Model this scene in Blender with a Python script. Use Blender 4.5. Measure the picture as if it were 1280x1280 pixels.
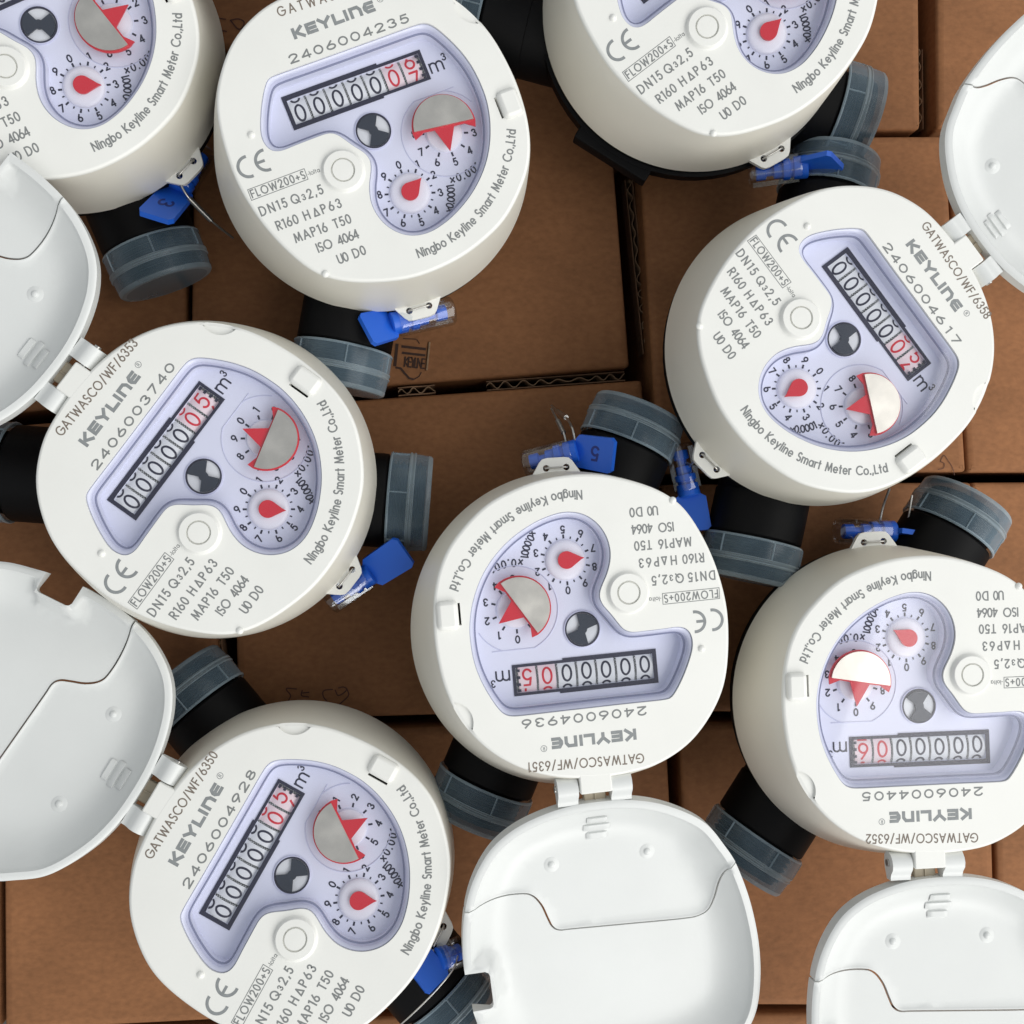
import bpy, math, random
import numpy as np
from mathutils import Matrix, Vector
from mathutils.geometry import delaunay_2d_cdt

for o in list(bpy.data.objects):
    bpy.data.objects.remove(o)
random.seed(7)
rng = np.random.default_rng(7)
PI = math.pi
SC = bpy.context.scene
COL = SC.collection
MM = 0.001                     # every mesh below is written in millimetres

# ------------------------------------------------------------------ camera
cam_d = bpy.data.cameras.new('camera')
cam = bpy.data.objects.new('camera', cam_d)
COL.objects.link(cam)
SC.camera = cam
cam_d.sensor_width = 36.0
cam_d.lens = 36.0
cam_d.clip_start = 0.01
cam_d.clip_end = 50.0
RW = ((0.99666, -0.00082, -0.08172), (0.0, 0.99995, -0.01), (0.08172, 0.00997, 0.99661))
CM = Matrix(RW).to_4x4()
CM.translation = Vector((0, 0, 0.36132))
cam.matrix_world = CM

# ------------------------------------------------------------------ light
world = bpy.data.worlds.new('World')
SC.world = world
world.use_nodes = True
bg = world.node_tree.nodes['Background']
bg.inputs[0].default_value = (0.93, 0.97, 1.0, 1)
bg.inputs[1].default_value = 0.42


def area(name, loc, target, sx, sy, power, col):
    l = bpy.data.lights.new(name, 'AREA')
    l.shape = 'RECTANGLE'
    l.size, l.size_y = sx, sy
    l.energy = power
    l.color = col
    o = bpy.data.objects.new(name, l)
    COL.objects.link(o)
    o.location = loc
    d = Vector(target) - Vector(loc)
    o.rotation_euler = d.to_track_quat('-Z', 'Y').to_euler()
    return o


area('window_light', (1.28, -0.45, 1.42), (0.03, 0.0, 0.03), 3.8, 1.35, 36.0, (1.0, 0.985, 0.95))
area('doorway_light', (1.2, -2.95, 1.75), (0.0, 0.0, 0.04), 2.2, 1.6, 24.0, (1.0, 0.985, 0.95))

SC.view_settings.view_transform = 'Standard'
SC.view_settings.look = 'None'
SC.view_settings.exposure = 0.2
SC.view_settings.gamma = 1.0
SC.render.engine = 'CYCLES'
SC.cycles.transparent_max_bounces = 24
SC.cycles.max_bounces = 10

# ------------------------------------------------------------------ materials


def new_mat(name):
    m = bpy.data.materials.new(name)
    m.use_nodes = True
    nt = m.node_tree
    return m, nt, nt.nodes['Principled BSDF'], nt.nodes['Material Output']


def plain(name, col, rough=0.45, metal=0.0, spec=0.5, noise=0.0, nscale=60, bump=0.0, bscale=400, specks=0.0):
    m, nt, b, out = new_mat(name)
    b.inputs['Base Color'].default_value = (*col, 1)
    b.inputs['Roughness'].default_value = rough
    b.inputs['Metallic'].default_value = metal
    b.inputs['Specular IOR Level'].default_value = spec
    tc = nt.nodes.new('ShaderNodeTexCoord')
    if noise:
        n = nt.nodes.new('ShaderNodeTexNoise')
        n.inputs['Scale'].default_value = nscale
        n.inputs['Detail'].default_value = 5
        nt.links.new(tc.outputs['Object'], n.inputs['Vector'])
        r = nt.nodes.new('ShaderNodeMapRange')
        r.inputs['From Min'].default_value = 0.3
        r.inputs['From Max'].default_value = 0.7
        r.inputs['To Min'].default_value = 1 - noise
        r.inputs['To Max'].default_value = 1 + noise
        nt.links.new(n.outputs['Fac'], r.inputs['Value'])
        v = nt.nodes.new('ShaderNodeVectorMath')
        v.operation = 'SCALE'
        v.inputs[0].default_value = col
        nt.links.new(r.outputs['Result'], v.inputs['Scale'])
        nt.links.new(v.outputs['Vector'], b.inputs['Base Color'])
        rr = nt.nodes.new('ShaderNodeMapRange')
        rr.inputs['To Min'].default_value = max(0.02, rough - 0.08)
        rr.inputs['To Max'].default_value = rough + 0.08
        nt.links.new(n.outputs['Fac'], rr.inputs['Value'])
        nt.links.new(rr.outputs['Result'], b.inputs['Roughness'])
    if specks:
        vo = nt.nodes.new('ShaderNodeTexVoronoi')
        vo.inputs['Scale'].default_value = 130
        nt.links.new(tc.outputs['Object'], vo.inputs['Vector'])
        se = nt.nodes.new('ShaderNodeSeparateColor')
        nt.links.new(vo.outputs['Color'], se.inputs[0])
        m1 = nt.nodes.new('ShaderNodeMath')
        m1.operation = 'LESS_THAN'
        m1.inputs[1].default_value = specks
        nt.links.new(se.outputs[0], m1.inputs[0])
        m2 = nt.nodes.new('ShaderNodeMapRange')
        m2.inputs['From Min'].default_value = 0.02
        m2.inputs['From Max'].default_value = 0.05
        m2.inputs['To Min'].default_value = 0.75
        m2.inputs['To Max'].default_value = 0
        nt.links.new(vo.outputs['Distance'], m2.inputs['Value'])
        m3 = nt.nodes.new('ShaderNodeMath')
        m3.operation = 'MULTIPLY'
        nt.links.new(m1.outputs[0], m3.inputs[0])
        nt.links.new(m2.outputs[0], m3.inputs[1])
        mk = nt.nodes.new('ShaderNodeMix')
        mk.data_type = 'RGBA'
        nt.links.new(m3.outputs[0], mk.inputs[0])
        src = b.inputs['Base Color'].links[0].from_socket
        nt.links.new(src, mk.inputs[6])
        mk.inputs[7].default_value = (0.20, 0.19, 0.17, 1)
        nt.links.new(mk.outputs[2], b.inputs['Base Color'])
    if bump:
        n2 = nt.nodes.new('ShaderNodeTexNoise')
        n2.inputs['Scale'].default_value = bscale
        n2.inputs['Detail'].default_value = 3
        nt.links.new(tc.outputs['Object'], n2.inputs['Vector'])
        bp = nt.nodes.new('ShaderNodeBump')
        bp.inputs['Strength'].default_value = bump
        bp.inputs['Distance'].default_value = 0.0004
        nt.links.new(n2.outputs['Fac'], bp.inputs['Height'])
        nt.links.new(bp.outputs['Normal'], b.inputs['Normal'])
    return m


def see_through(name, col, clear, rough, tint=(1, 1, 1)):
    """coated plastic mixed with plain transparency"""
    m, nt, b, out = new_mat(name)
    b.inputs['Base Color'].default_value = (*col, 1)
    b.inputs['Roughness'].default_value = rough
    t = nt.nodes.new('ShaderNodeBsdfTransparent')
    t.inputs['Color'].default_value = (*tint, 1)
    mx = nt.nodes.new('ShaderNodeMixShader')
    mx.inputs[0].default_value = clear
    nt.links.new(b.outputs[0], mx.inputs[1])
    nt.links.new(t.outputs[0], mx.inputs[2])
    nt.links.new(mx.outputs[0], out.inputs['Surface'])
    return m


def milky(name, col, edge, rough):
    """cloudy translucent plastic: clearer face on, denser and paler where seen edge on"""
    m, nt, b, out = new_mat(name)
    lw = nt.nodes.new('ShaderNodeLayerWeight')
    lw.inputs['Blend'].default_value = 0.35
    mc = nt.nodes.new('ShaderNodeMix')
    mc.data_type = 'RGBA'
    mc.inputs[6].default_value = (*col, 1)
    mc.inputs[7].default_value = (*edge, 1)
    nt.links.new(lw.outputs['Facing'], mc.inputs[0])
    tc = nt.nodes.new('ShaderNodeTexCoord')
    n = nt.nodes.new('ShaderNodeTexNoise')
    n.inputs['Scale'].default_value = 90
    n.inputs['Detail'].default_value = 4
    nt.links.new(tc.outputs['Object'], n.inputs['Vector'])
    mr = nt.nodes.new('ShaderNodeMapRange')
    mr.inputs['To Min'].default_value = rough - .12
    mr.inputs['To Max'].default_value = rough + .1
    nt.links.new(n.outputs['Fac'], mr.inputs['Value'])
    nt.links.new(mr.outputs[0], b.inputs['Roughness'])
    nt.links.new(mc.outputs[2], b.inputs['Base Color'])
    t = nt.nodes.new('ShaderNodeBsdfTransparent')
    t.inputs['Color'].default_value = (0.86, 0.93, 0.98, 1)
    mr2 = nt.nodes.new('ShaderNodeMapRange')
    mr2.inputs['To Min'].default_value = 0.64
    mr2.inputs['To Max'].default_value = 0.12
    nt.links.new(lw.outputs['Facing'], mr2.inputs['Value'])
    ad = nt.nodes.new('ShaderNodeMath')
    ad.operation = 'MULTIPLY_ADD'
    ad.inputs[1].default_value = 0.3
    ad.inputs[2].default_value = -0.15
    nt.links.new(n.outputs['Fac'], ad.inputs[0])
    sm = nt.nodes.new('ShaderNodeMath')
    sm.operation = 'ADD'
    sm.use_clamp = True
    nt.links.new(mr2.outputs[0], sm.inputs[0])
    nt.links.new(ad.outputs[0], sm.inputs[1])
    mx = nt.nodes.new('ShaderNodeMixShader')
    nt.links.new(sm.outputs[0], mx.inputs[0])
    nt.links.new(b.outputs[0], mx.inputs[1])
    nt.links.new(t.outputs[0], mx.inputs[2])
    nt.links.new(mx.outputs[0], out.inputs['Surface'])
    return m


def glass(name, tint, rough, gain=1.0):
    """thin clear sheet: fresnel reflection over transparency"""
    m, nt, b, out = new_mat(name)
    nt.nodes.remove(b)
    t = nt.nodes.new('ShaderNodeBsdfTransparent')
    t.inputs['Color'].default_value = (*tint, 1)
    g = nt.nodes.new('ShaderNodeBsdfGlossy')
    g.inputs['Roughness'].default_value = rough
    f = nt.nodes.new('ShaderNodeLayerWeight')
    f.inputs['Blend'].default_value = 0.5
    pw = nt.nodes.new('ShaderNodeMath')
    pw.operation = 'POWER'
    pw.inputs[1].default_value = 5.0
    nt.links.new(f.outputs['Facing'], pw.inputs[0])
    mu = nt.nodes.new('ShaderNodeMath')
    mu.operation = 'MULTIPLY_ADD'
    mu.use_clamp = True
    mu.inputs[1].default_value = 0.5
    mu.inputs[2].default_value = 0.035 * gain
    nt.links.new(pw.outputs[0], mu.inputs[0])
    mx = nt.nodes.new('ShaderNodeMixShader')
    nt.links.new(mu.outputs[0], mx.inputs[0])
    nt.links.new(t.outputs[0], mx.inputs[1])
    nt.links.new(g.outputs[0], mx.inputs[2])
    nt.links.new(mx.outputs[0], out.inputs['Surface'])
    return m


def cardboard(name, col):
    m, nt, b, out = new_mat(name)
    tc = nt.nodes.new('ShaderNodeTexCoord')
    mp = nt.nodes.new('ShaderNodeMapping')
    mp.inputs['Scale'].default_value = (1, 1.5, 1)
    nt.links.new(tc.outputs['Object'], mp.inputs['Vector'])
    n1 = nt.nodes.new('ShaderNodeTexNoise')
    n1.inputs['Scale'].default_value = 26
    n1.inputs['Detail'].default_value = 6
    nt.links.new(mp.outputs[0], n1.inputs['Vector'])
    n2 = nt.nodes.new('ShaderNodeTexNoise')
    n2.inputs['Scale'].default_value = 420
    n2.inputs['Detail'].default_value = 4
    nt.links.new(mp.outputs[0], n2.inputs['Vector'])
    cr = nt.nodes.new('ShaderNodeValToRGB')
    cr.color_ramp.elements[0].position = 0.3
    cr.color_ramp.elements[1].position = 0.75
    cr.color_ramp.elements[0].color = (*[c * 0.82 for c in col], 1)
    cr.color_ramp.elements[1].color = (*[c * 1.14 for c in col], 1)
    nt.links.new(n1.outputs['Fac'], cr.inputs['Fac'])
    mx = nt.nodes.new('ShaderNodeMix')
    mx.data_type = 'RGBA'
    mx.blend_type = 'OVERLAY'
    mx.inputs[0].default_value = 0.28
    nt.links.new(cr.outputs[0], mx.inputs[6])
    nt.links.new(n2.outputs['Fac'], mx.inputs[7])
    # scattered dark and pale fibres
    vo = nt.nodes.new('ShaderNodeTexVoronoi')
    vo.inputs['Scale'].default_value = 95
    nt.links.new(tc.outputs['Object'], vo.inputs['Vector'])
    sp = nt.nodes.new('ShaderNodeMapRange')
    sp.inputs['From Min'].default_value = 0.03
    sp.inputs['From Max'].default_value = 0.075
    sp.inputs['To Min'].default_value = 1
    sp.inputs['To Max'].default_value = 0
    nt.links.new(vo.outputs['Distance'], sp.inputs['Value'])
    sep = nt.nodes.new('ShaderNodeSeparateColor')
    nt.links.new(vo.outputs['Color'], sep.inputs[0])
    lt = nt.nodes.new('ShaderNodeMath')
    lt.operation = 'LESS_THAN'
    lt.inputs[1].default_value = 0.16
    nt.links.new(sep.outputs[0], lt.inputs[0])
    mul = nt.nodes.new('ShaderNodeMath')
    mul.operation = 'MULTIPLY'
    nt.links.new(sp.outputs[0], mul.inputs[0])
    nt.links.new(lt.outputs[0], mul.inputs[1])
    fr = nt.nodes.new('ShaderNodeValToRGB')
    fr.color_ramp.interpolation = 'CONSTANT'
    fr.color_ramp.elements[0].color = (col[0] * 0.35, col[1] * 0.3, col[2] * 0.25, 1)
    fr.color_ramp.elements[1].position = 0.5
    fr.color_ramp.elements[1].color = (col[0] * 1.7, col[1] * 1.9, col[2] * 2.1, 1)
    nt.links.new(sep.outputs[1], fr.inputs[0])
    m2 = nt.nodes.new('ShaderNodeMix')
    m2.data_type = 'RGBA'
    nt.links.new(mul.outputs[0], m2.inputs[0])
    nt.links.new(mx.outputs[2], m2.inputs[6])
    nt.links.new(fr.outputs[0], m2.inputs[7])
    nt.links.new(m2.outputs[2], b.inputs['Base Color'])
    b.inputs['Roughness'].default_value = 0.72
    b.inputs['Specular IOR Level'].default_value = 0.25
    bp = nt.nodes.new('ShaderNodeBump')
    bp.inputs['Strength'].default_value = 0.35
    bp.inputs['Distance'].default_value = 0.0003
    nt.links.new(n2.outputs['Fac'], bp.inputs['Height'])
    nt.links.new(bp.outputs[0], b.inputs['Normal'])
    return m


M = {}
M['white'] = plain('white_plastic', (0.83, 0.83, 0.795), 0.42, noise=0.022, nscale=45, bump=0.06, bscale=1500, specks=.012)
M['lidwhite'] = plain('lid_plastic', (0.715, 0.73, 0.72), 0.36, noise=0.03, nscale=30, bump=0.05, bscale=900, specks=.02)
M['side'] = plain('cream_plastic', (0.78, 0.755, 0.675), 0.42, noise=0.02, nscale=40, bump=0.05, bscale=900)
M['tan'] = plain('hinge_resin', (0.42, 0.36, 0.27), 0.5)
M['print'] = plain('grey_print', (0.215, 0.225, 0.225), 0.6, noise=0.12, nscale=700)
M['logo'] = plain('logo_print', (0.25, 0.265, 0.27), 0.6, noise=0.1, nscale=700)
M['laser'] = plain('laser_mark', (0.20, 0.165, 0.135), 0.6, noise=0.15, nscale=700)
M['dial'] = plain('dial_plate', (0.73, 0.75, 0.87), 0.5, noise=0.015, nscale=50)
M['hub'] = plain('hub_plastic', (0.80, 0.79, 0.85), 0.35)
M['bezel'] = plain('bezel_plastic', (0.60, 0.62, 0.77), 0.18, noise=0.05, nscale=90)
M['lip'] = plain('bezel_lip', (0.27, 0.29, 0.41), 0.25)
M['navy'] = plain('navy_print', (0.010, 0.011, 0.034), 0.5)
M['wheel'] = plain('number_wheel', (0.74, 0.76, 0.77), 0.5)
M['redwheel'] = plain('red_number_wheel', (0.80, 0.66, 0.68), 0.5)
M['gear'] = plain('wheel_gear', (0.46, 0.48, 0.48), 0.5, noise=0.5, nscale=900)
M['dark'] = plain('dark_recess', (0.03, 0.032, 0.04), 0.6)
M['red'] = plain('red_plastic', (0.62, 0.018, 0.035), 0.3)
M['redprint'] = plain('red_print', (0.60, 0.012, 0.03), 0.5)
M['star'] = plain('star_plastic', (0.022, 0.03, 0.045), 0.3)
M['mirror'] = plain('mirror_foil', (0.76, 0.73, 0.64), 0.33, metal=1.0, noise=0.10, nscale=170, bump=.05, bscale=260)
M['black'] = plain('black_plastic', (0.0035, 0.0035, 0.004), 0.55, spec=.14, noise=0.2, nscale=80)
M['blue'] = plain('blue_plastic', (0.016, 0.125, 0.66), 0.32)
M['bluemark'] = plain('blue_emboss', (0.004, 0.02, 0.20), 0.35)
M['wire'] = plain('seal_wire', (0.55, 0.54, 0.52), 0.28, metal=0.9)
M['cap'] = milky('cap_plastic', (0.135, 0.205, 0.265), (0.36, 0.44, 0.50), 0.22)
M['caprib'] = milky('cap_rib', (0.36, 0.46, 0.53), (0.48, 0.56, 0.60), 0.25)
M['clear'] = glass('clear_plastic', (0.95, 0.97, 0.99), 0.08, 3.2)
M['glass'] = glass('window_glass', (0.985, 0.985, 1.0), 0.035, 1.0)
M['card'] = cardboard('cardboard', (0.30, 0.132, 0.056))
M['cardedge'] = plain('cardboard_edge', (0.22, 0.12, 0.065), 0.8, noise=0.25, nscale=500)
M['cardpale'] = plain('torn_paper', (0.30, 0.19, 0.11), 0.8, noise=0.2, nscale=500)
M['ink'] = plain('brown_ink', (0.085, 0.028, 0.016), 0.7, noise=0.3, nscale=500)
M['stamp'] = plain('stamp_ink', (0.045, 0.018, 0.010), 0.7, noise=0.3, nscale=900)
M['ground'] = plain('concrete', (0.16, 0.15, 0.14), 0.9, noise=0.2, nscale=12)

# ------------------------------------------------------------------ mesh tools


class MB:
    """collects vertices and faces in millimetres"""

    def __init__(s):
        s.v, s.f, s.m = [], [], []

    def add(s, v, f, mi=0):
        o = len(s.v)
        s.v.extend([tuple(map(float, p)) for p in v])
        s.f.extend([tuple(int(i) + o for i in q) for q in f])
        s.m.extend([mi] * len(f))
        return s

    def mesh(s, name, mats, smooth=35):
        me = bpy.data.meshes.new(name)
        me.from_pydata([(a * MM, b * MM, c * MM) for a, b, c in s.v], [], s.f)
        for m in (mats if isinstance(mats, (list, tuple)) else [mats]):
            me.materials.append(m)
        me.polygons.foreach_set('material_index', s.m)
        me.update()
        if smooth:
            me.shade_smooth()
            me.set_sharp_from_angle(angle=math.radians(smooth))
        return me


def obj(name, me, parent=None, label=None):
    o = bpy.data.objects.new(name, me)
    COL.objects.link(o)
    if parent is not None:
        o.parent = parent
    if label:
        o['label'] = label
    return o


def thing(name, label, cat, group=None):
    o = bpy.data.objects.new(name, None)
    o.empty_display_size = 0.02
    COL.objects.link(o)
    o['label'] = label
    o['category'] = cat
    if group:
        o['group'] = group
    return o


def inside(poly, pts):
    poly = np.asarray(poly)
    x, y = pts[:, 0], pts[:, 1]
    r = np.zeros(len(pts), bool)
    a = poly
    b = np.roll(poly, -1, 0)
    for (x0, y0), (x1, y1) in zip(a, b):
        if y0 == y1:
            continue
        c = ((y0 > y) != (y1 > y)) & (x < (x1 - x0) * (y - y0) / (y1 - y0) + x0)
        r ^= c
    return r


def seg_dist(poly, pts, closed=True):
    a = np.asarray(poly)
    b = np.roll(a, -1, 0)
    if not closed:
        a, b = a[:-1], b[:-1]
    d = np.full(len(pts), 1e9)
    for p, q in zip(a, b):
        e = q - p
        L = e @ e
        if L < 1e-12:
            continue
        t = np.clip(((pts - p) @ e) / L, 0, 1)
        d = np.minimum(d, np.hypot(*(pts - p - t[:, None] * e).T))
    return d


def cdt(loops, grid=None, keep=None, opens=()):
    """triangulate closed loops (and open constraint lines); keep(centroids)->mask"""
    vs, es = [], []
    for k, lp in enumerate(list(loops) + list(opens)):
        o = len(vs)
        n = len(lp)
        vs += [tuple(p) for p in lp]
        es += [(o + i, o + (i + 1) % n) for i in range(n if k < len(loops) else n - 1)]
    if grid is not None and len(grid):
        vs += [tuple(p) for p in grid]
    r = delaunay_2d_cdt([Vector((float(p[0]), float(p[1]))) for p in vs], es, [], 0, 1e-5)
    V = np.array([(p.x, p.y) for p in r[0]])
    F = np.array([t for t in r[2] if len(t) == 3])
    c = V[F].mean(1)
    F = F[keep(c)]
    a, b, d = V[F[:, 0]], V[F[:, 1]], V[F[:, 2]]
    ar = (b[:, 0] - a[:, 0]) * (d[:, 1] - a[:, 1]) - (b[:, 1] - a[:, 1]) * (d[:, 0] - a[:, 0])
    F = F[np.abs(ar) > 1e-9]
    ar = ar[np.abs(ar) > 1e-9]
    F[ar < 0] = F[ar < 0][:, ::-1]
    return V, F


def boundary(F):
    e = {}
    for t in F:
        for i in range(3):
            a, b = int(t[i]), int(t[(i + 1) % 3])
            if (b, a) in e:
                del e[(b, a)]
            else:
                e[(a, b)] = 1
    return list(e)


def slab(mb, V, F, ztop, zbot, mi=0):
    """a plate with top surface ztop(V) and bottom zbot(V)"""
    n = len(V)
    zt = ztop if np.ndim(ztop) else np.full(n, float(ztop))
    zb = zbot if np.ndim(zbot) else np.full(n, float(zbot))
    v = np.r_[np.c_[V, zt], np.c_[V, zb], np.c_[V, zt], np.c_[V, zb]]
    f = [tuple(t) for t in F] + [tuple(x + n for x in t[::-1]) for t in F]
    for a, b in boundary(F):
        f.append((a + 2 * n, a + 3 * n, b + 3 * n, b + 2 * n))
    used = sorted({i for q in f for i in q})
    mp = {u: i for i, u in enumerate(used)}
    mb.add(v[used], [[mp[i] for i in q] for q in f], mi)
    return mb


def spline(pts, n, closed=True):
    P = np.asarray(pts, float)
    N = len(P)
    if closed:
        idx = lambda i: P[i % N]
        segs = N
    else:
        P2 = np.r_[[2 * P[0] - P[1]], P, [2 * P[-1] - P[-2]]]
        idx = lambda i: P2[i + 1]
        segs = N - 1
    out = []
    for i in range(segs):
        p0, p1, p2, p3 = idx(i - 1), idx(i), idx(i + 1), idx(i + 2)
        for k in range(n):
            t = k / n
            out.append(0.5 * (2 * p1 + (p2 - p0) * t + (2 * p0 - 5 * p1 + 4 * p2 - p3) * t * t + (3 * p1 - p0 - 3 * p2 + p3) * t ** 3))
    if not closed:
        out.append(P[-1])
    return np.array(out)


def resample(P, n, closed=True):
    P = np.asarray(P, float)
    Q = np.r_[P, P[:1]] if closed else P
    s = np.r_[0, np.cumsum(np.hypot(*np.diff(Q, axis=0).T))]
    t = np.linspace(0, s[-1], n, endpoint=not closed)
    return np.c_[np.interp(t, s, Q[:, 0]), np.interp(t, s, Q[:, 1])]


def offset(P, d):
    """inset a counter-clockwise loop by d"""
    P = np.asarray(P, float)
    t = np.roll(P, -1, 0) - np.roll(P, 1, 0)
    t /= np.hypot(*t.T)[:, None] + 1e-12
    return P + np.c_[-t[:, 1], t[:, 0]] * d


def smooth_loop(P, it):
    for _ in range(it):
        P = 0.5 * P + 0.25 * (np.roll(P, 1, 0) + np.roll(P, -1, 0))
    return P


def rings(mb, loops, mi=0, closed=True, flip=False):
    """quad strips between loops [(n,3), ...]"""
    n = len(loops[0])
    v = np.concatenate([np.asarray(l, float) for l in loops])
    f = []
    for k in range(len(loops) - 1):
        for i in range(n if closed else n - 1):
            j = (i + 1) % n
            q = (k * n + i, k * n + j, (k + 1) * n + j, (k + 1) * n + i)
            f.append(q[::-1] if flip else q)
    return mb.add(v, f, mi)


def lathe(mb, prof, n=40, mi=0, cap0=False, cap1=False, axis='z', c=(0, 0, 0)):
    a = np.arange(n) * 2 * PI / n
    L = []
    for r, z in prof:
        p = np.c_[r * np.cos(a), r * np.sin(a), np.full(n, z)]
        if axis == 'x':
            p = p[:, [2, 0, 1]]
        L.append(p + np.array(c))
    rings(mb, L, mi, flip=True)
    if cap0:
        mb.add(L[0], [tuple(range(n))], mi)
    if cap1:
        mb.add(L[-1], [tuple(range(n))[::-1]], mi)
    return mb


def tube(mb, pts, r, n=8, mi=0, caps=True):
    P = [Vector(p) for p in pts]
    L = []
    up = Vector((0, 0, 1))
    for i, p in enumerate(P):
        t = (P[min(i + 1, len(P) - 1)] - P[max(i - 1, 0)]).normalized()
        s = t.cross(up)
        if s.length < 1e-3:
            s = t.cross(Vector((1, 0, 0)))
        s.normalize()
        u = s.cross(t)
        L.append([p + s * (r * math.cos(a)) + u * (r * math.sin(a)) for a in np.arange(n) * 2 * PI / n])
    rings(mb, L, mi)
    if caps:
        mb.add(L[0], [tuple(range(n))[::-1]], mi)
        mb.add(L[-1], [tuple(range(n))], mi)
    return mb


def rbox(mb, x0, x1, y0, y1, z0, z1, r=0.6, mi=0, n=4):
    """box with rounded plan corners and a rounded top edge"""
    def loop(ins, z):
        rr = max(r - ins, 0.05)
        pts = []
        for cx, cy, a0 in ((x1 - r, y1 - r, 0), (x0 + r, y1 - r, 90), (x0 + r, y0 + r, 180), (x1 - r, y0 + r, 270)):
            for k in range(n + 1):
                a = math.radians(a0 + 90 * k / n)
                pts.append((cx + rr * math.cos(a), cy + rr * math.sin(a), z))
        return pts
    L = [loop(0, z0), loop(0, z1 - r * 0.7), loop(r * 0.3, z1 - r * 0.2), loop(r * 0.8, z1)]
    rings(mb, L, mi)
    mb.add(L[-1], [tuple(range(len(L[-1])))], mi)
    mb.add(L[0], [tuple(range(len(L[0])))[::-1]], mi)
    return mb


def ribbon(mb, P, w, z=0.0, mi=0, closed=False, cap=True, th=0.0):
    """flat stroke of width w along polyline P"""
    P = np.asarray(P, float)
    keep = np.r_[True, np.hypot(*np.diff(P, axis=0).T) > 1e-6]
    P = P[keep]
    if closed and np.hypot(*(P[0] - P[-1])) < 1e-6:
        P = P[:-1]
    n = len(P)
    if n < 2:
        return mb
    if closed:
        a = P - np.roll(P, 1, 0)
        b = np.roll(P, -1, 0) - P
    else:
        d = np.diff(P, axis=0)
        a = np.r_[d[:1], d]
        b = np.r_[d, d[-1:]]
        if cap:
            P = P.copy()
            P[0] -= d[0] / np.hypot(*d[0]) * w * 0.4
            P[-1] += d[-1] / np.hypot(*d[-1]) * w * 0.4
    a = a / np.hypot(*a.T)[:, None]
    b = b / np.hypot(*b.T)[:, None]
    na = np.c_[-a[:, 1], a[:, 0]]
    nb = np.c_[-b[:, 1], b[:, 0]]
    m = na + nb
    L = (m ** 2).sum(1)
    m = m / np.maximum(L, 0.5)[:, None] * 2
    ln = np.hypot(*m.T)
    m = m * np.minimum(1, 1.6 / np.maximum(ln, 1e-9))[:, None]
    A, B = P + m * w / 2, P - m * w / 2
    v = np.r_[np.c_[A, np.full(n, z)], np.c_[B, np.full(n, z)]]
    f = [(i, n + i, n + (i + 1) % n, (i + 1) % n) for i in range(n if closed else n - 1)]
    return mb.add(v, f, mi)


# ------------------------------------------------------------------ stroke letters (cap height 1)
def A_(cx, cy, rx, ry, a0, a1, n=None):
    n = n or max(5, int(abs(a1 - a0) / 15))
    t = np.radians(np.linspace(a0, a1, n + 1))
    return [(cx + rx * math.cos(x), cy + ry * math.sin(x)) for x in t]


G = {}
G['A'] = (.78, [[(0, 0), (.39, 1), (.78, 0)], [(.13, .33), (.65, .33)]])
G['C'] = (.82, [A_(.5, .5, .5, .5, 48, 312)])
G['D'] = (.72, [[(0, 0), (0, 1), (.25, 1)] + A_(.25, .5, .47, .5, 90, -90) + [(0, 0)]])
G['E'] = (.48, [[(.48, 1), (0, 1), (0, 0), (.48, 0)], [(0, .52), (.44, .52)]])
G['F'] = (.46, [[(.46, 1), (0, 1), (0, 0)], [(0, .52), (.42, .52)]])
G['G'] = (.9, [A_(.5, .5, .5, .5, 45, 360) + [(.55, .5)]])
G['H'] = (.66, [[(0, 0), (0, 1)], [(.66, 0), (.66, 1)], [(0, .53), (.66, .53)]])
G['I'] = (.02, [[(.01, 0), (.01, 1)]])
G['K'] = (.62, [[(0, 0), (0, 1)], [(.56, 1), (.03, .48), (.62, 0)]])
G['L'] = (.42, [[(0, 1), (0, 0), (.42, 0)]])
G['M'] = (.86, [[(0, 0), (.12, 1), (.43, .12), (.74, 1), (.86, 0)]])
G['N'] = (.68, [[(0, 0), (0, 1), (.68, 0), (.68, 1)]])
G['O'] = (1.0, [A_(.5, .5, .5, .5, 90, 450, 26)])
G['P'] = (.52, [[(0, 0), (0, 1), (.26, 1)] + A_(.26, .75, .26, .25, 90, -90) + [(0, .5)]])
G['Q'] = (1.0, [A_(.5, .5, .5, .5, 90, 450, 26), [(.6, .38), (1.0, -.04)]])
G['R'] = (.54, [[(0, 0), (0, 1), (.26, 1)] + A_(.26, .75, .26, .25, 90, -90) + [(0, .5)], [(.2, .5), (.54, 0)]])
G['S'] = (.48, [A_(.24, .75, .22, .25, 40, 270) + A_(.24, .25, .24, .25, 90, -140)])
G['T'] = (.52, [[(0, 1), (.52, 1)], [(.26, 1), (.26, 0)]])
G['U'] = (.6, [[(0, 1), (0, .3)] + A_(.3, .3, .3, .3, 180, 360) + [(.6, 1)]])
G['W'] = (1.1, [[(0, 1), (.27, 0), (.55, .92), (.83, 0), (1.1, 1)]])
G['0'] = (.56, [A_(.28, .5, .28, .5, 90, 450, 26)])
G['1'] = (.22, [[(0, .92), (.2, 1), (.2, 0)]])
G['2'] = (.54, [A_(.27, .73, .26, .27, 170, -35) + [(0, 0), (.54, 0)]])
G['3'] = (.52, [A_(.25, .76, .23, .24, 160, -90) + A_(.25, .26, .26, .26, 90, -165)])
G['4'] = (.58, [[(.44, 0), (.44, 1), (0, .26), (.58, .26)]])
G['5'] = (.52, [[(.48, 1), (.12, 1), (.05, .55)] + A_(.25, .32, .27, .32, 125, -150)])
G['6'] = (.56, [[(.38, 1), (.06, .46)] + A_(.28, .29, .28, .29, 140, 500, 22)])
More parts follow.
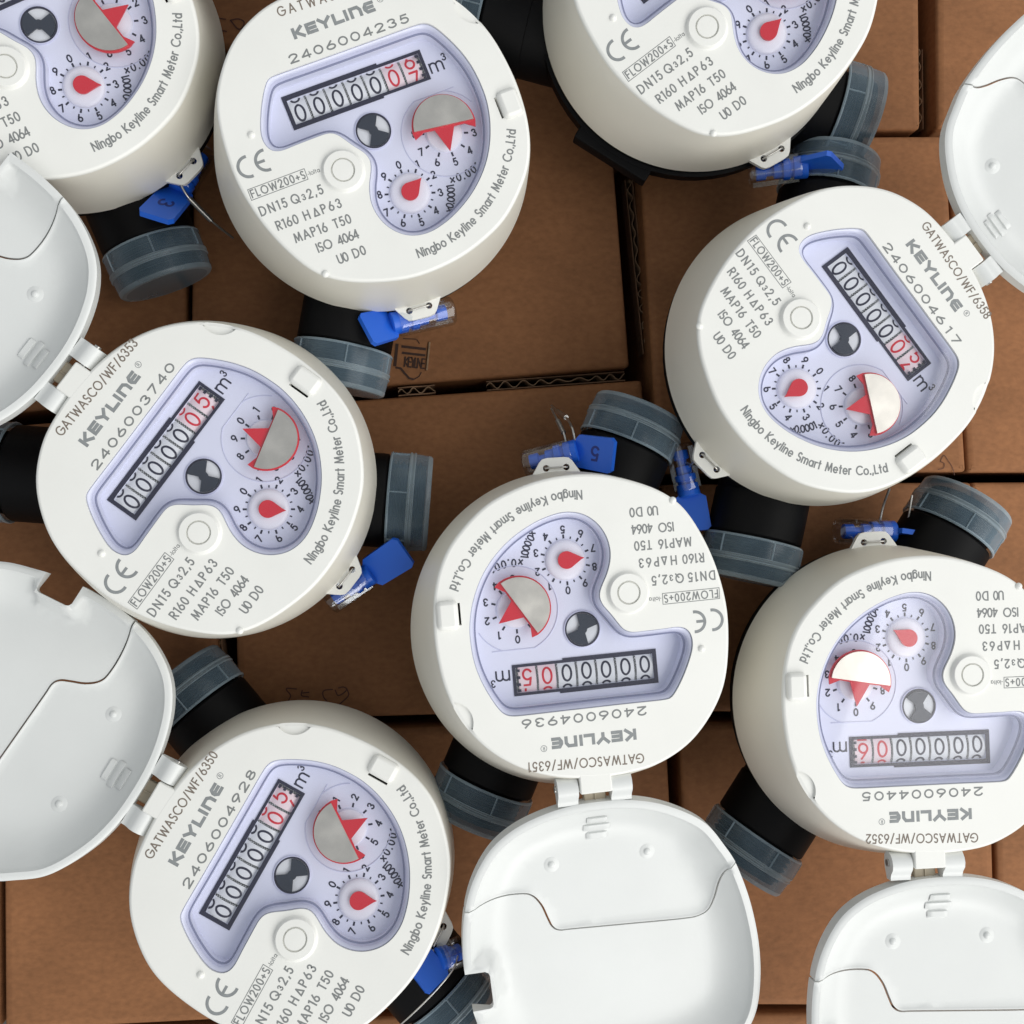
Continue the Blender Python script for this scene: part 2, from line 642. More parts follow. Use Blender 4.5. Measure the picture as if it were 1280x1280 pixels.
G['7'] = (.52, [[(0, 1), (.52, 1), (.14, 0)]])
G['8'] = (.52, [A_(.26, .76, .22, .24, -90, 270, 20), A_(.26, .26, .26, .26, 90, 450, 20)])
G['9'] = (.56, [[(.18, 0), (.5, .54)] + A_(.28, .71, .28, .29, -40, 320, 22)])
G[' '] = (.3, [])
G[','] = (.1, [[(.08, .08), (.0, -.14)]])
G['.'] = (.06, [[(.03, -.03), (.03, .05)]])
G['+'] = (.5, [[(0, .42), (.5, .42)], [(.25, .17), (.25, .67)]])
G['-'] = (.22, [[(0, .36), (.22, .36)]])
G['/'] = (.42, [[(0, -.1), (.42, 1.05)]])
G['^'] = (.66, [[(0, .02), (.33, .9), (.66, .02), (0, .02)]])
G['a'] = (.56, [A_(.27, .33, .27, .33, 90, 450, 20), [(.56, .66), (.56, 0)]])
G['b'] = (.56, [A_(.29, .33, .27, .33, 90, 450, 20), [(0, 1), (0, 0)]])
G['d'] = (.56, [A_(.27, .33, .27, .33, 90, 450, 20), [(.56, 1), (.56, 0)]])
G['e'] = (.58, [[(.02, .33), (.56, .33)] + A_(.29, .33, .28, .33, 0, 315)])
G['g'] = (.56, [A_(.27, .33, .27, .33, 90, 450, 20), [(.56, .66), (.56, 0)] + A_(.28, -.02, .28, .27, 0, -150)])
G['i'] = (.03, [[(.015, 0), (.015, .66)], [(.015, .86), (.015, .95)]])
G['l'] = (.02, [[(.01, 0), (.01, 1)]])
G['m'] = (.84, [[(0, 0), (0, .66)], [(0, .4)] + A_(.21, .44, .21, .22, 170, 0) + [(.42, 0)], [(.42, .4)] + A_(.63, .44, .21, .22, 170, 0) + [(.84, 0)]])
G['n'] = (.46, [[(0, 0), (0, .66)], [(0, .38)] + A_(.23, .43, .23, .23, 170, 0) + [(.46, 0)]])
G['o'] = (.62, [A_(.31, .33, .31, .33, 90, 450, 20)])
G['r'] = (.26, [[(0, 0), (0, .66)], [(0, .4)] + A_(.2, .42, .2, .24, 170, 70)])
G['t'] = (.28, [[(.14, .95), (.14, 0)], [(0, .66), (.28, .66)]])
G['y'] = (.52, [[(0, .66), (.26, .05)], [(.52, .66), (.14, -.28)]])
G['x'] = (.5, [[(0, .62), (.5, 0)], [(.5, .62), (0, 0)]])


def text_strokes(s, h, wx=1.0, gap=.17, width=None, centers=None):
    """list of (glyph index, polylines) laid out on a baseline; returns strokes and total width"""
    adv = [G[c][0] * wx * h for c in s]
    g = gap * h
    if width is not None:
        g += (width - (sum(adv) + g * (len(s) - 1))) / max(1, len(s) - 1)
    x = 0
    out = []
    for c, a in zip(s, adv):
        out.append((x, a, [np.array(p) * [h * wx, h] for p in G[c][1]]))
        x += a + g
    return out, x - g


def split_sharp(q, lim=50):
    out, a = [], 0
    for i in range(1, len(q) - 1):
        u, v = q[i] - q[i - 1], q[i + 1] - q[i]
        nu, nv = np.hypot(*u), np.hypot(*v)
        if nu > 1e-9 and nv > 1e-9 and (u @ v) / (nu * nv) < math.cos(math.radians(lim)):
            out.append(q[a:i + 1])
            a = i
    out.append(q[a:])
    return out


def put_text(mb, s, x, y, h, w, wx=1.0, gap=.17, width=None, ang=0.0, z=0.0, mi=0, align='l'):
    st, W = text_strokes(s, h, wx, gap, width)
    ca, sa = math.cos(ang), math.sin(ang)
    off = {'l': 0, 'c': -W / 2, 'r': -W}[align]
    k = 0
    for gx, a, pl in st:
        for p in pl:
            q = p + [gx + off, 0]
            q = np.c_[q[:, 0] * ca - q[:, 1] * sa, q[:, 0] * sa + q[:, 1] * ca] + [x, y]
            for r_ in split_sharp(q):
                cl = len(r_) > 6 and np.hypot(*(r_[0] - r_[-1])) < 1e-6
                ribbon(mb, r_, w, z + 0.004 * (k % 4), mi, closed=cl)
                k += 1
    return W


def arc_text(mb, s, cx, cy, R, a0, a1, h, w, wx=1.0, z=0.0, mi=0):
    """letters on a circle, tops towards its centre, running counter-clockwise from a0 to a1 (degrees)"""
    st, W = text_strokes(s, h, wx, .17, math.radians(a1 - a0) * (R - h / 2))
    k = 0
    for gx, a, pl in st:
        t = math.radians(a0) + (gx + a / 2) / (R - h / 2)
        er = np.array([math.cos(t), math.sin(t)])
        et = np.array([-er[1], er[0]])
        for p in pl:
            q = np.array([cx, cy]) + er * R + (p[:, :1] - a / 2) * et - p[:, 1:] * er
            for r_ in split_sharp(q):
                cl = len(r_) > 6 and np.hypot(*(r_[0] - r_[-1])) < 1e-6
                ribbon(mb, r_, w, z + 0.004 * (k % 4), mi, closed=cl)
                k += 1


# ------------------------------------------------------------------ outlines of the meter (mm, meter frame)
TH = [0, 15, 30, 45, 60, 75, 90, 103, 115, 130, 146, 160, 180, 195, 210, 225, 235, 247, 263, 280, 295, 306, 320, 330, 340, 350]
RR = [42.7, 42.5, 42.4, 42.0, 41.2, 40.4, 40.2, 40.9, 42.2, 43.1, 43.0, 42.4, 41.7, 42.2, 43.6, 45.9, 46.5, 46.0, 45.9, 45.9, 46.3, 46.6, 46.4, 45.8, 44.6, 43.4]
_fo = spline([(r * math.cos(math.radians(t)), r * math.sin(math.radians(t))) for t, r in zip(TH, RR)], 12)
FACE = smooth_loop(resample(_fo, 180), 3)
_win = [(-21.5, 20.4), (-23.2, 19.6), (-24.8, 17.8), (-27.6, 13.2), (-30.1, 7.6), (-30.6, 4.2), (-29.6, 1.3), (-27, .1), (-22.3, .2), (-16, .3),
        (-12.6, .2), (-10.5, -1.1), (-7.6, -5.4), (-5.4, -8.3), (-4.7, -10.8), (-5.5, -13.2), (-7.7, -17.3), (-9.0, -22.1), (-8.4, -27.0), (-6.1, -31.2), (-2.2, -34.3),
        (3.1, -35.4), (9, -34.3), (14.5, -32.0), (19.8, -28.7), (24.7, -24.2), (28.6, -18.8), (31.4, -12.5), (32.8, -6.5), (33, -1.5), (32.5, 4), (31.1, 9.2), (29.0, 14),
        (26.7, 18), (24.9, 19.8), (22, 20.45), (10, 20.45), (-8, 20.4)]
WIN = smooth_loop(resample(spline(_win, 8), 230), 2)


def ring3(P, z):
    return np.c_[P, np.full(len(P), float(z))]


BASE_R, BASE_Z = 48.6, -30.5
MO_C, MO_R, MO_Z = np.array([39.9, 20.5]), 5.9, -0.9   # finger recess at the rim

# ---- housing
mb = MB()
top = offset(FACE, 0.9)
slot = np.array([(34.95, -12.6), (35.6, -12.6), (35.6, -6.4), (34.95, -6.4)])
moon = [MO_C + MO_R * np.array([math.cos(a), math.sin(a)]) for a in np.radians(np.linspace(95, 330, 40))]
V, F = cdt([top, WIN, slot], None, lambda c: inside(top, c) & ~inside(WIN, c) & ~inside(slot, c), opens=[moon])
cc = V[F].mean(1)
low = np.hypot(*(cc - MO_C).T) < MO_R - 0.02
n = len(V)
F2 = F.copy()
F2[low] += n
mb.add(np.r_[np.c_[V, np.zeros(n)], np.c_[V, np.full(n, MO_Z)]], [tuple(t) for t in F2])
mo = np.array(moon)
mo = mo[inside(top, mo)]
rings(mb, [ring3(mo, 0), ring3(mo, MO_Z)], closed=False)
insm = np.hypot(*(top - MO_C).T) < MO_R
zt = np.where(insm, MO_Z, 0.0)
L = [np.c_[top, zt], np.c_[offset(FACE, 0.45), zt - 0.12], np.c_[offset(FACE, 0.12), np.minimum(zt - 0.2, -0.42)], ring3(FACE, -1.1)]
th0 = np.arctan2(FACE[:, 1], FACE[:, 0])
CIR = np.c_[np.cos(th0), np.sin(th0)]
rings(mb, L, 0, flip=True)
L = []
for k in range(11):
    t = k / 10
    s = t ** 0.8
    L.append(ring3(FACE * (1 - s) + CIR * BASE_R * s, -1.1 + (BASE_Z + 1.1) * t))
L += [ring3(CIR * (BASE_R + 0.1), BASE_Z - 0.7), ring3(CIR * (BASE_R - 0.3), BASE_Z - 1.3), ring3(CIR * (BASE_R - 3), BASE_Z - 1.4)]
rings(mb, L, 1, flip=True)
rings(mb, [ring3(WIN, 0), ring3(WIN, -0.9)], 0)
rings(mb, [ring3(resample(slot, 16), 0), ring3(resample(slot, 16), -3)], 0)
ME = {}
ME['housing'] = mb.mesh('register_housing', [M['white'], M['side']], 40)

# ---- screw boss, latch, nubs, hinge block
mb = MB()
lathe(mb, [(6.3, 0.0), (6.0, 0.12), (5.75, 0.45), (5.6, 1.0), (5.3, 1.25), (3.4, 1.3), (3.32, .5), (2.98, .5), (2.9, 1.28), (0.01, 1.3)], 48, cap1=True)
ME['boss'] = mb.mesh('screw_boss', M['white'])
mb = MB()
rbox(mb, 35.7, 41.7, -13.5, -5.3, -0.9, 1.5, 1.5)
ME['latch'] = mb.mesh('latch_tab', M['white'], 50)
mb = MB()
for cx, cy in ((0, 0),):
    lathe(mb, [(1.05, 0), (0.95, 0.3), (0.6, 0.62), (0.02, 0.75)], 16, cap1=True)
ME['nub'] = mb.mesh('locating_nub', M['white'])
mb = MB()
rbox(mb, -3.5, 5.7, 38.0, 44.3, -4.0, -0.03, 0.5)
ME['hinge'] = mb.mesh('hinge_block', M['white'], 50)

# ---- sealing lug (points along +x, turned to its own azimuth)
mb = MB()
pl = np.array([(46, -9.6), (47.8, -7.6), (51.6, -5.2), (52.6, -4.2), (52.9, -2.6), (52.9, 2.6), (52.6, 4.2), (51.6, 5.2), (47.8, 7.6), (46, 9.6)])
ho = [np.array([(49.7 + 1.05 * math.cos(a), s * 3.2 + 1.05 * math.sin(a)) for a in np.arange(16) * PI / 8]) for s in (-1, 1)]
V, F = cdt([pl] + ho, None, lambda c: inside(pl, c) & ~inside(ho[0], c) & ~inside(ho[1], c))
slab(mb, V, F, -29.4, -31.2)
ME['lug'] = mb.mesh('sealing_lug', M['white'], 40)

# ---- window bezel, glass and dial plate
ins = lambda d: smooth_loop(resample(offset(WIN, d), 230), 4)
W0, W07, W18, W22, W24 = offset(WIN, 0.02), ins(0.7), ins(1.5), ins(1.8), ins(2.0)
mb = MB()
rings(mb, [ring3(W0, -0.9), ring3(offset(WIN, .3), -0.55), ring3(W07, -0.75), ring3(W18, -2.6)], 0)
rings(mb, [ring3(W18, -2.6), ring3(W22, -2.45), ring3(W24, -2.9)], 1)
rings(mb, [ring3(W24, -2.9), ring3(W24, -9.2)], 2)
rings(mb, [ring3(WIN, -0.9), ring3(W0, -0.9)], 1)
ME['bezel'] = mb.mesh('window_bezel', [M['bezel'], M['lip'], M['dial']], 50)
mb = MB()
gl = ins(1.2)
V, F = cdt([gl], None, lambda c: inside(gl, c))
slab(mb, V, F, -0.9, -1.8)
ME['glass'] = mb.mesh('window_glass', M['glass'], 0)

FX0, FX1, FY0, FY1 = -19.95, 20.4, 7.75, 15.05        # counter opening
inner = np.array([(FX0, FY0), (FX1, FY0), (FX1, FY1), (FX0, FY1)])
mb = MB()
V, F = cdt([W24, inner], None, lambda c: inside(W24, c) & ~inside(inner, c))
mb.add(np.c_[V, np.full(len(V), -9.0)], [tuple(t) for t in F])
rings(mb, [ring3(resample(inner, 40), -9.0), ring3(resample(inner, 40), -12.0)])
ME['plate'] = mb.mesh('dial_plate', M['dial'], 30)
mb = MB()
mb.add([(FX0 - .2, FY0 - .2, -11.6), (FX1 + .2, FY0 - .2, -11.6), (FX1 + .2, FY1 + .2, -11.6), (FX0 - .2, FY1 + .2, -11.6)], [(0, 1, 2, 3)])
ME['recess'] = mb.mesh('counter_recess', M['gear'], 0)
mb = MB()
ofr = np.array([(-21.1, 6.45), (6.5, 6.45), (6.5, 6.95), (21.25, 6.95), (21.25, 15.85), (8.0, 15.85), (8.0, 16.35), (-21.1, 16.35)])
V, F = cdt([ofr, inner], None, lambda c: inside(ofr, c) & ~inside(inner, c))
slab(mb, V, F, -8.75, -9.1)
ME['frame'] = mb.mesh('counter_frame', M['navy'], 0)
PITCH = (FX1 - FX0) / 7


def drum(w, mat, gear):
    b = MB()
    R, zc = 7.0, -16.0
    a = np.linspace(-38, 38, 13)
    yy, zz = R * np.sin(np.radians(a)), zc + R * np.cos(np.radians(a))
    rings(b, [np.c_[np.full(13, -w / 2), yy, zz], np.c_[np.full(13, w / 2), yy, zz]], 0, closed=False, flip=True)
    if gear:
        for k in range(-5, 6):
            y0 = k * 0.72 + 0.1
            for xx, ww in ((w / 2 + 0.18, .3), (w / 2 + 0.62, .34)):
                t = math.asin(max(-.99, min(.99, y0 / R)))
                zz0 = zc + R * math.cos(t)
                rbox(b, xx - ww / 2, xx + ww / 2, y0 - .21 + (.3 if ww > .31 else 0), y0 + .21 + (.3 if ww > .31 else 0), zz0 - 1, zz0 - .12, .08, 1, 1)
    return b.mesh('digit_wheel', [mat, M['gear'], M['navy']], 40)


ME['wheel'] = drum(5.05, M['wheel'], True)
ME['wheelred'] = drum(5.05, M['redwheel'], True)


def digit_mesh(ch, frac, red):
    """a digit and the slivers of its neighbours printed on the drum"""
    b = MB()
    R, zc, step, h, wx = 7.0, -15.97, 5.7, 4.5, 1.0
    c = int(ch)
    curl = (.56, [A_(.28, .71, .28, .29, 0, 360, 22), [(.56, .71), (.56, .3)] + A_(.28, .28, .28, .28, 0, -160)])
    for d, dy in ((c, 0), ((c + 1) % 10, -step), ((c + 9) % 10, step)):
        adv, pls = curl if d == 9 else G[str(d)]
        for i, p in enumerate(pls):
            q = resample(np.array(p) * [h * wx, h], 60, closed=False)
            q = q - [adv * h * wx / 2, h / 2] + [0, dy + frac * step]
            ok = np.abs(q[:, 1]) < 3.55
            run = []
            for k in range(len(q) + 1):
                if k < len(q) and ok[k]:
                    run.append(q[k])
                else:
                    if len(run) > 2:
                        bb = MB()
                        ribbon(bb, np.array(run), 0.62, 0)
                        vv = []
                        for (x, y, z0) in bb.v:
                            t = y / R
                            vv.append((x, R * math.sin(t), zc + R * math.cos(t) + 0.004 * i))
                        b.add(vv, bb.f)
                    run = []
    return b.mesh('digit', M['redprint'] if red else M['navy'], 0)


mb = MB()
for y in (8.7, 10.7, 12.7, 14.4):
    mb.add([(19.1, y - .4, -8.86), (20.2, y - .4, -8.86), (20.2, y + .4, -8.86), (19.1, y + .4, -8.86)], [(0, 1, 2, 3)])
ME['teeth'] = mb.mesh('decimal_marks', M['navy'], 0)

# unit print
mb = MB()
put_text(mb, 'm', 22.2, 8.4, 4.0, .5, 1.12, z=-8.93)
put_text(mb, '3', 26.5, 10.8, 1.9, .36, 1.0, z=-8.93)
ME['unit'] = mb.mesh('unit_lettering', M['navy'], 0)

# ---- dials
D1, D2 = np.array([3.1, -21.6]), np.array([18.9, -8.9])


def dial_print(c, r0, r1, rn, minor, h, st):
    b = MB()
    for k in range(20):
        if k % 2 and not minor:
            continue
        a = math.radians(90 - 18 * k)
        e = np.array([math.cos(a), math.sin(a)])
        rr = r1 if k % 2 == 0 else r1 - .45
        ribbon(b, [c + e * r0, c + e * rr], .55 if k % 2 == 0 else .38, -8.93, cap=False)
    for k in range(10):
        a = math.radians(90 - 36 * k)
        p = c + np.array([math.cos(a), math.sin(a)]) * rn
        put_text(b, str(k), p[0], p[1] - h / 2, h, st, 1.0, z=-8.93, align='c')
    return b


b = dial_print(D1, 6.2, 7.35, 8.8, True, 1.95, .42)
arc_text(b, 'x0.0001', D1[0], D1[1], 12.9, -46, -9, 2.0, .42, z=-8.93)
b2 = MB()
bp_ = np.array(b.v)
CLIP = ins(1.8)
ok = [all(inside(CLIP, bp_[list(f)][:, :2])) for f in b.f]
b2.v = b.v
b2.f = [f for f, o in zip(b.f, ok) if o]
b2.m = [0] * len(b2.f)
ME['scale1'] = b2.mesh('dial_scale', M['navy'], 0)
b = dial_print(D2, 5.75, 7.0, 8.7, False, 1.95, .42)
arc_text(b, 'x0.001', D2[0], D2[1], 14.2, -104, -64, 2.0, .42, z=-8.92)
b2 = MB()
bp_ = np.array(b.v)
b2.v = b.v
b2.f = [f for f in b.f if all(inside(CLIP, bp_[list(f)][:, :2]))]
b2.m = [0] * len(b2.f)
ME['scale2'] = b2.mesh('dial_scale', M['navy'], 0)
mb = MB()
lathe(mb, [(5.9, -9.0), (5.8, -8.5), (5.5, -8.1), (4.6, -7.8), (2.2, -7.5), (0.02, -7.4)], 40, cap1=True)
ME['hub1'] = mb.mesh('dial_hub', M['hub'])
mb = MB()
lathe(mb, [(5.4, -9.0), (5.3, -8.4), (5.0, -8.0), (3.9, -7.7), (1.6, -7.3), (0.02, -7.2)], 40, cap1=True)
ME['hub2'] = mb.mesh('dial_hub', M['hub'])
mb = MB()
tp = np.array([(5.2, 0), (4.2, .42)] + A_(0, 0, 2.55, 2.55, 62, 298, 20) + [(4.2, -.42)])
V, F = cdt([tp], None, lambda c: inside(tp, c))
slab(mb, V, F, -6.6, -7.3)
ME['needle'] = mb.mesh('needle', M['red'], 30)
# red pointer carrying the mirror half disc; pointer along +x, disc on the -x side
mb = MB()
OFF = -0.7
po = np.array([(6.4, 0), (OFF + .4, 2.9), (OFF + .3, 6.0), (OFF + 1.9, 8.9), (OFF + 0.1, 9.3)] + A_(OFF, 0, 9.3, 9.3, 94, 266, 26) + [(OFF + 0.1, -9.3), (OFF + 1.9, -8.9), (OFF + .3, -6.0), (OFF + .4, -2.9)])
V, F = cdt([po], None, lambda c: inside(po, c))
slab(mb, V, F, -5.3, -5.9)
lathe(mb, [(1.7, -7.2), (1.7, -5.4)], 16)
ME['pointer'] = mb.mesh('red_pointer', M['red'], 30)
mb = MB()
hd = np.array(A_(OFF - .15, 0, 8.75, 8.75, 90, 270, 30))
V, F = cdt([hd], None, lambda c: inside(hd, c))
slab(mb, V, F, -4.6, -5.35)
ME['disc'] = mb.mesh('mirror_disc', M['mirror'], 30)
# raised tray line round the large dial
mb = MB()
run, runs = [], []
for a in np.radians(np.linspace(-60, 300, 181)):
    p = D2 + 12.4 * np.array([math.cos(a), math.sin(a)])
    good = bool(inside(ins(3.0), p[None])[0]) and p[1] < 2.6
    if good:
        run.append((p[0], p[1], -8.95))
    elif run:
        runs.append(run)
        run = []
if run:
    runs.append(run)
for r_ in runs:
    if len(r_) > 3:
        tube(mb, r_, 0.16, 6)
tube(mb, [(13.9, 2.65, -8.95), (26.5, 2.65, -8.95)], .14, 6)
ME['tray'] = mb.mesh('dial_tray', M['bezel'])
# flow star
SP = np.array([0.0, -1.35])
mb = MB()
lathe(mb, [(5.45, -9.0), (5.4, -8.6), (5.1, -8.5)], 48, 1)
lathe(mb, [(5.1, -8.5), (4.65, -8.45), (4.6, -8.9)], 48, 0)
lathe(mb, [(4.6, -8.9), (2.4, -8.95), (0.02, -8.97)], 48, 2, cap1=True)
ME['ring'] = mb.mesh('indicator_ring', [M['navy'], M['bezel'], M['wheel']])
mb = MB()
st = []
for s in (0, 180):
    st += A_(0, 0, 4.5, 4.5, s - 47, s + 47, 10) + A_(0, 0, 1.35, 1.35, s + 60, s + 120, 4)
st = np.array(st)
V, F = cdt([st], None, lambda c: inside(st, c))
slab(mb, V, F, -8.15, -8.7)
ME['star'] = mb.mesh('flow_star', M['star'], 30)

# ---- printed lettering on the face
ZP = 0.03
mb = MB()
Hk, wk = 3.15, 0.94
xs = [-11.7, -8.15, -4.8, -1.05, 2.1, 3.6, 8.0 - 0.6]
x = -11.6
y0 = 27.5


def K_(pls, x):
    for i, p in enumerate(pls):
        ribbon(mb, np.array(p) * [1.15, Hk] + [x, y0], wk, ZP + .004 * i, cap=False)


K_([[(0.42, 0), (.42, 1)], [(.9, .5), (1.35, .5), (2.95, 1)][0:0] or [(2.75, 1), (1.0, .5), (2.95, 0)]], -11.7)
K_([[(.42, .86), (2.9, .86)], [(.42, 1), (.42, 0)], [(.84, .5), (2.8, .5)], [(.84, .14), (2.9, .14)]], -7.75)
K_([[(.2, 1), (1.75, .48), (3.3, 1)], [(1.75, .45), (1.75, 0)]], -4.1)
K_([[(.42, 1), (.42, .14), (2.8, .14)]], .25)
K_([[(.42, 0), (.42, 1)]], 3.8)
K_([[(.42, 0), (.42, .86), (2.2, .86), (2.75, .6), (2.75, 0)]], 5.35)
K_([[(2.9, .86), (.9, .86), (.42, .6), (.42, .4), (.9, .14), (2.9, .14)], [(.84, .5), (2.75, .5)]], 9.4)
ribbon(mb, [(15.0 + 0.85 * math.cos(a), 30.2 + .85 * math.sin(a)) for a in np.arange(20) * PI / 10], .16, ZP, closed=True)
put_text(mb, 'R', 15.0, 29.75, .9, .15, z=ZP, align='c')
ME['brand'] = mb.mesh('brand_lettering', M['logo'], 0)

mb = MB()
arc_text(mb, 'Ningbo Keyline Smart Meter Co.,Ltd', 0, 0, 41.0, -93.0, -24.4, 2.4, .43, .84, z=ZP)
ME['maker'] = mb.mesh('maker_lettering', M['print'], 0)

mb = MB()
for s, xa, xb, yc in (('DN15', -38.7, -31.0, -13.6), ('Q', -29.4, -26.9, -13.6), ('2,5', -24.6, -20.3, -13.6),
                      ('R160 H', -35.9, -26.4, -18.9), ('^P63', -25.0, -17.0, -18.9), ('MAP16', -32.6, -23.2, -23.8), ('T50', -20.9, -16.1, -23.9),
                      ('ISO', -27.8, -23.6, -28.5), ('4064', -21.6, -15.7, -28.6), ('U0', -23.6, -20.8, -33.5), ('D0', -19.0, -15.6, -33.5)):
    wx = 0.88
    put_text(mb, s, xa, yc - 1.2, 2.4, .43, wx, z=ZP, width=xb - xa)
put_text(mb, '3', -26.3, -14.7, 1.5, .34, z=ZP)
ribbon(mb, [(-39.7, -9.85), (-22.9, -9.75), (-22.8, -6.65), (-39.6, -6.75)], .2, ZP, closed=True)
put_text(mb, 'FLOW200+S', -39.1, -9.3, 2.1, .36, .86, z=ZP + .01, width=15.7, ang=.004)
put_text(mb, '-Iolta', -22.4, -8.9, 1.15, .17, 1.0, z=ZP, width=3.4)
ME['spec'] = mb.mesh('specification_lettering', M['print'], 0)

mb = MB()
ribbon(mb, A_(-36.95, -.85, 2.85, 2.85, 82, 278, 24), .85, ZP, cap=False)
ribbon(mb, A_(-31.75, -.8, 2.85, 2.85, 82, 278, 24), .85, ZP, cap=False)
ribbon(mb, [(-34.4, -.8), (-32.1, -.8)], .8, ZP + .01, cap=False)
ME['ce'] = mb.mesh('certification_mark', M['logo'], 0)

SEG = {}


def serial_mesh(s):
    b = MB()
    for i, c in enumerate(s):
        put_text(b, c, -13.9 + 3.68 * i, 21.7, 2.2, .46, 1.9 if c != '1' else 1.6, z=ZP, align='c')
    return b.mesh('serial_number', M['print'], 0)


def asset_mesh(s):
    b = MB()
    x0, y0_, x1, y1 = -13.2, 34.85, 19.6, 33.7
    put_text(b, s, x0, y0_, 2.45, .38, .86, z=ZP, width=math.hypot(x1 - x0, y1 - y0_), ang=math.atan2(y1 - y0_, x1 - x0))
    return b.mesh('asset_number', M['laser'], 0)


# ---- lid, in its own frame: hinge line is y=0, inside facing up
HY, HZ = 43.0, -2.0
lo = smooth_loop(resample(spline([(0, 4.6), (9, 5.0), (17, 6.6), (25, 9.6), (32, 14.6), (37.4, 22.5), (40.5, 31), (41.9, 40), (42.1, 49), (41.3, 57), (40.1, 63), (36.9, 74), (30, 82.5),
    (18, 88), (2, 90.2), (-15, 89.4), (-28, 86.6), (-37, 82), (-42.2, 75), (-44.4, 65), (-44.6, 53), (-42.6, 39.6), (-38.9, 27.6), (-36, 22.4), (-30.4, 14.6), (-20, 8.4), (-10, 5.4)], 12), 220), 3)
iy = [i for i in range(len(lo)) if lo[i, 0] > 0]
notch = np.array([(46, 49.8), (36.3, 49.8), (35.4, 50.3), (35.0, 51.2), (34.6, 59.6), (34.9, 60.4), (35.6, 60.8), (46, 61.0)])
keep = [i for i in range(len(lo)) if not (lo[i, 0] > 30 and 49.8 < lo[i, 1] < 61.0)]
cut = next(k for k in range(len(keep)) if keep[k] - keep[k - 1] not in (1, 1 - len(lo)) and k > 0) if keep[0] == 0 else 0


def edge_x(y):
    r = lo[lo[:, 0] > 20]
    r = r[np.argsort(r[:, 1])]
    return np.interp(y, r[:, 1], r[:, 0])


order = keep[cut:] + keep[:cut] if cut else keep
LB = [tuple(lo[i]) for i in order]
nt_ = [(edge_x(49.8), 49.8)] + [tuple(p) for p in notch[1:-1]] + [(edge_x(61.0), 61.0)]
if np.hypot(LB[-1][0] - nt_[0][0], LB[-1][1] - nt_[0][1]) > np.hypot(LB[-1][0] - nt_[-1][0], LB[-1][1] - nt_[-1][1]):
    nt_ = nt_[::-1]
LB = np.array(LB + nt_)
seam = spline([(47, 31.6), (41, 31.7), (33, 31.6), (24, 31.7), (20.4, 32.8), (17.9, 36), (16.4, 40), (15.2, 42.8), (13.2, 44.2), (9, 44.4), (-8, 45.2), (-24, 45.9), (-29, 45.6), (-31.9, 44.0),
               (-33.7, 40), (-34.9, 34.5), (-36.3, 30.4), (-38.8, 27.6), (-42, 26.6), (-46, 26.2)], 5, closed=False)
gx, gy = np.meshgrid(np.arange(-46, 47, 2.1), np.arange(0, 94, 2.1))
grid = np.c_[gx.ravel() + (np.arange(gx.size) % 2) * .3, gy.ravel()]


def seam_off(d):
    t = np.gradient(seam, axis=0)
    t /= np.hypot(*t.T)[:, None]
    return seam + np.c_[t[:, 1], -t[:, 0]] * d


def lid_z(P):
    d = seg_dist(lo, P)
    t = np.clip((d - 2.2) / 11.5, 0, 1)
    z = -6.7 * (1 - (1 - t) ** 2.1)
    z = np.where(d < 2.2, -0.35 * np.clip((0.7 - d) / .7, 0, 1), z - 0.6 * np.clip((d - 2.2) / .4, 0, 1))
    nn = np.array(nt_)
    dn = seg_dist(nn, P, closed=False)
    tn = np.clip((dn - 1.5) / 2.4, 0, 1)
    zn = -8.2 * tn * tn * (3 - 2 * tn)
    z = np.maximum(z, np.where(dn < 5, zn, -99))
    return z


def lid_half(side, name):
    so = seam_off(-0.3 * side)
    so = so[inside(LB, so)]
    # close to the outline by building the half-plane polygon
    far = np.r_[seam_off(-0.3 * side), [(-90, 26.2), (-90, 200), (90, 200), (90, 31.6)]] if side < 0 else np.r_[seam_off(-0.3 * side), [(-90, 26.2), (-90, -60), (90, -60), (90, 31.6)]]
    d = seg_dist(LB, grid)
    ds = seg_dist(seam, grid, closed=False)
    g = grid[inside(LB, grid) & (d > 0.8) & (seg_dist(lo, grid) > 4.4) & (ds > 1.9) & inside(far, grid)]
    sg = np.concatenate([seam_off(-k * side) for k in (.55, .8, 1.15)])
    sg = sg[inside(LB, sg) & inside(far, sg) & (seg_dist(LB, sg) > .4)]
    g = np.r_[g, sg]
    rims = [offset(lo, k) for k in (0.35, 0.75, 1.4, 2.1, 2.35, 2.65, 3.3)]
    gr = np.concatenate([r[(seg_dist(LB, r) > .25) & (seg_dist(seam, r, False) > 1.4)] for r in rims])
    gr = gr[inside(LB, gr) & inside(far, gr)]
    nn = np.array(nt_)
    no = []
    for k in (1.5, 2.7, 3.9):
        for t in np.linspace(-14, 14, 29):
            pass
    V, F = cdt([LB], np.r_[g, gr], lambda c: inside(LB, c) & inside(far, c), opens=[seam_off(-0.3 * side)])
    used = np.unique(F)
    mp = {u: i for i, u in enumerate(used)}
    V = V[used]
    F = np.array([[mp[i] for i in t] for t in F])
    z = lid_z(V)
    # a rolled lip along the seam of the hinge half
    if side > 0:
        z = z + 0.4 * np.exp(-(np.maximum(seg_dist(seam, V, False) - .45, 0) / 0.5) ** 2)
    b = MB()
    slab(b, V, F, z, z - 2.0 - 2.2 * np.exp(-(seg_dist(lo, V) / 2.5) ** 2))
    return b.mesh(name, M['lidwhite'], 55)


ME['lid1'] = lid_half(1, 'lid')
ME['lid2'] = lid_half(-1, 'lid_flap')
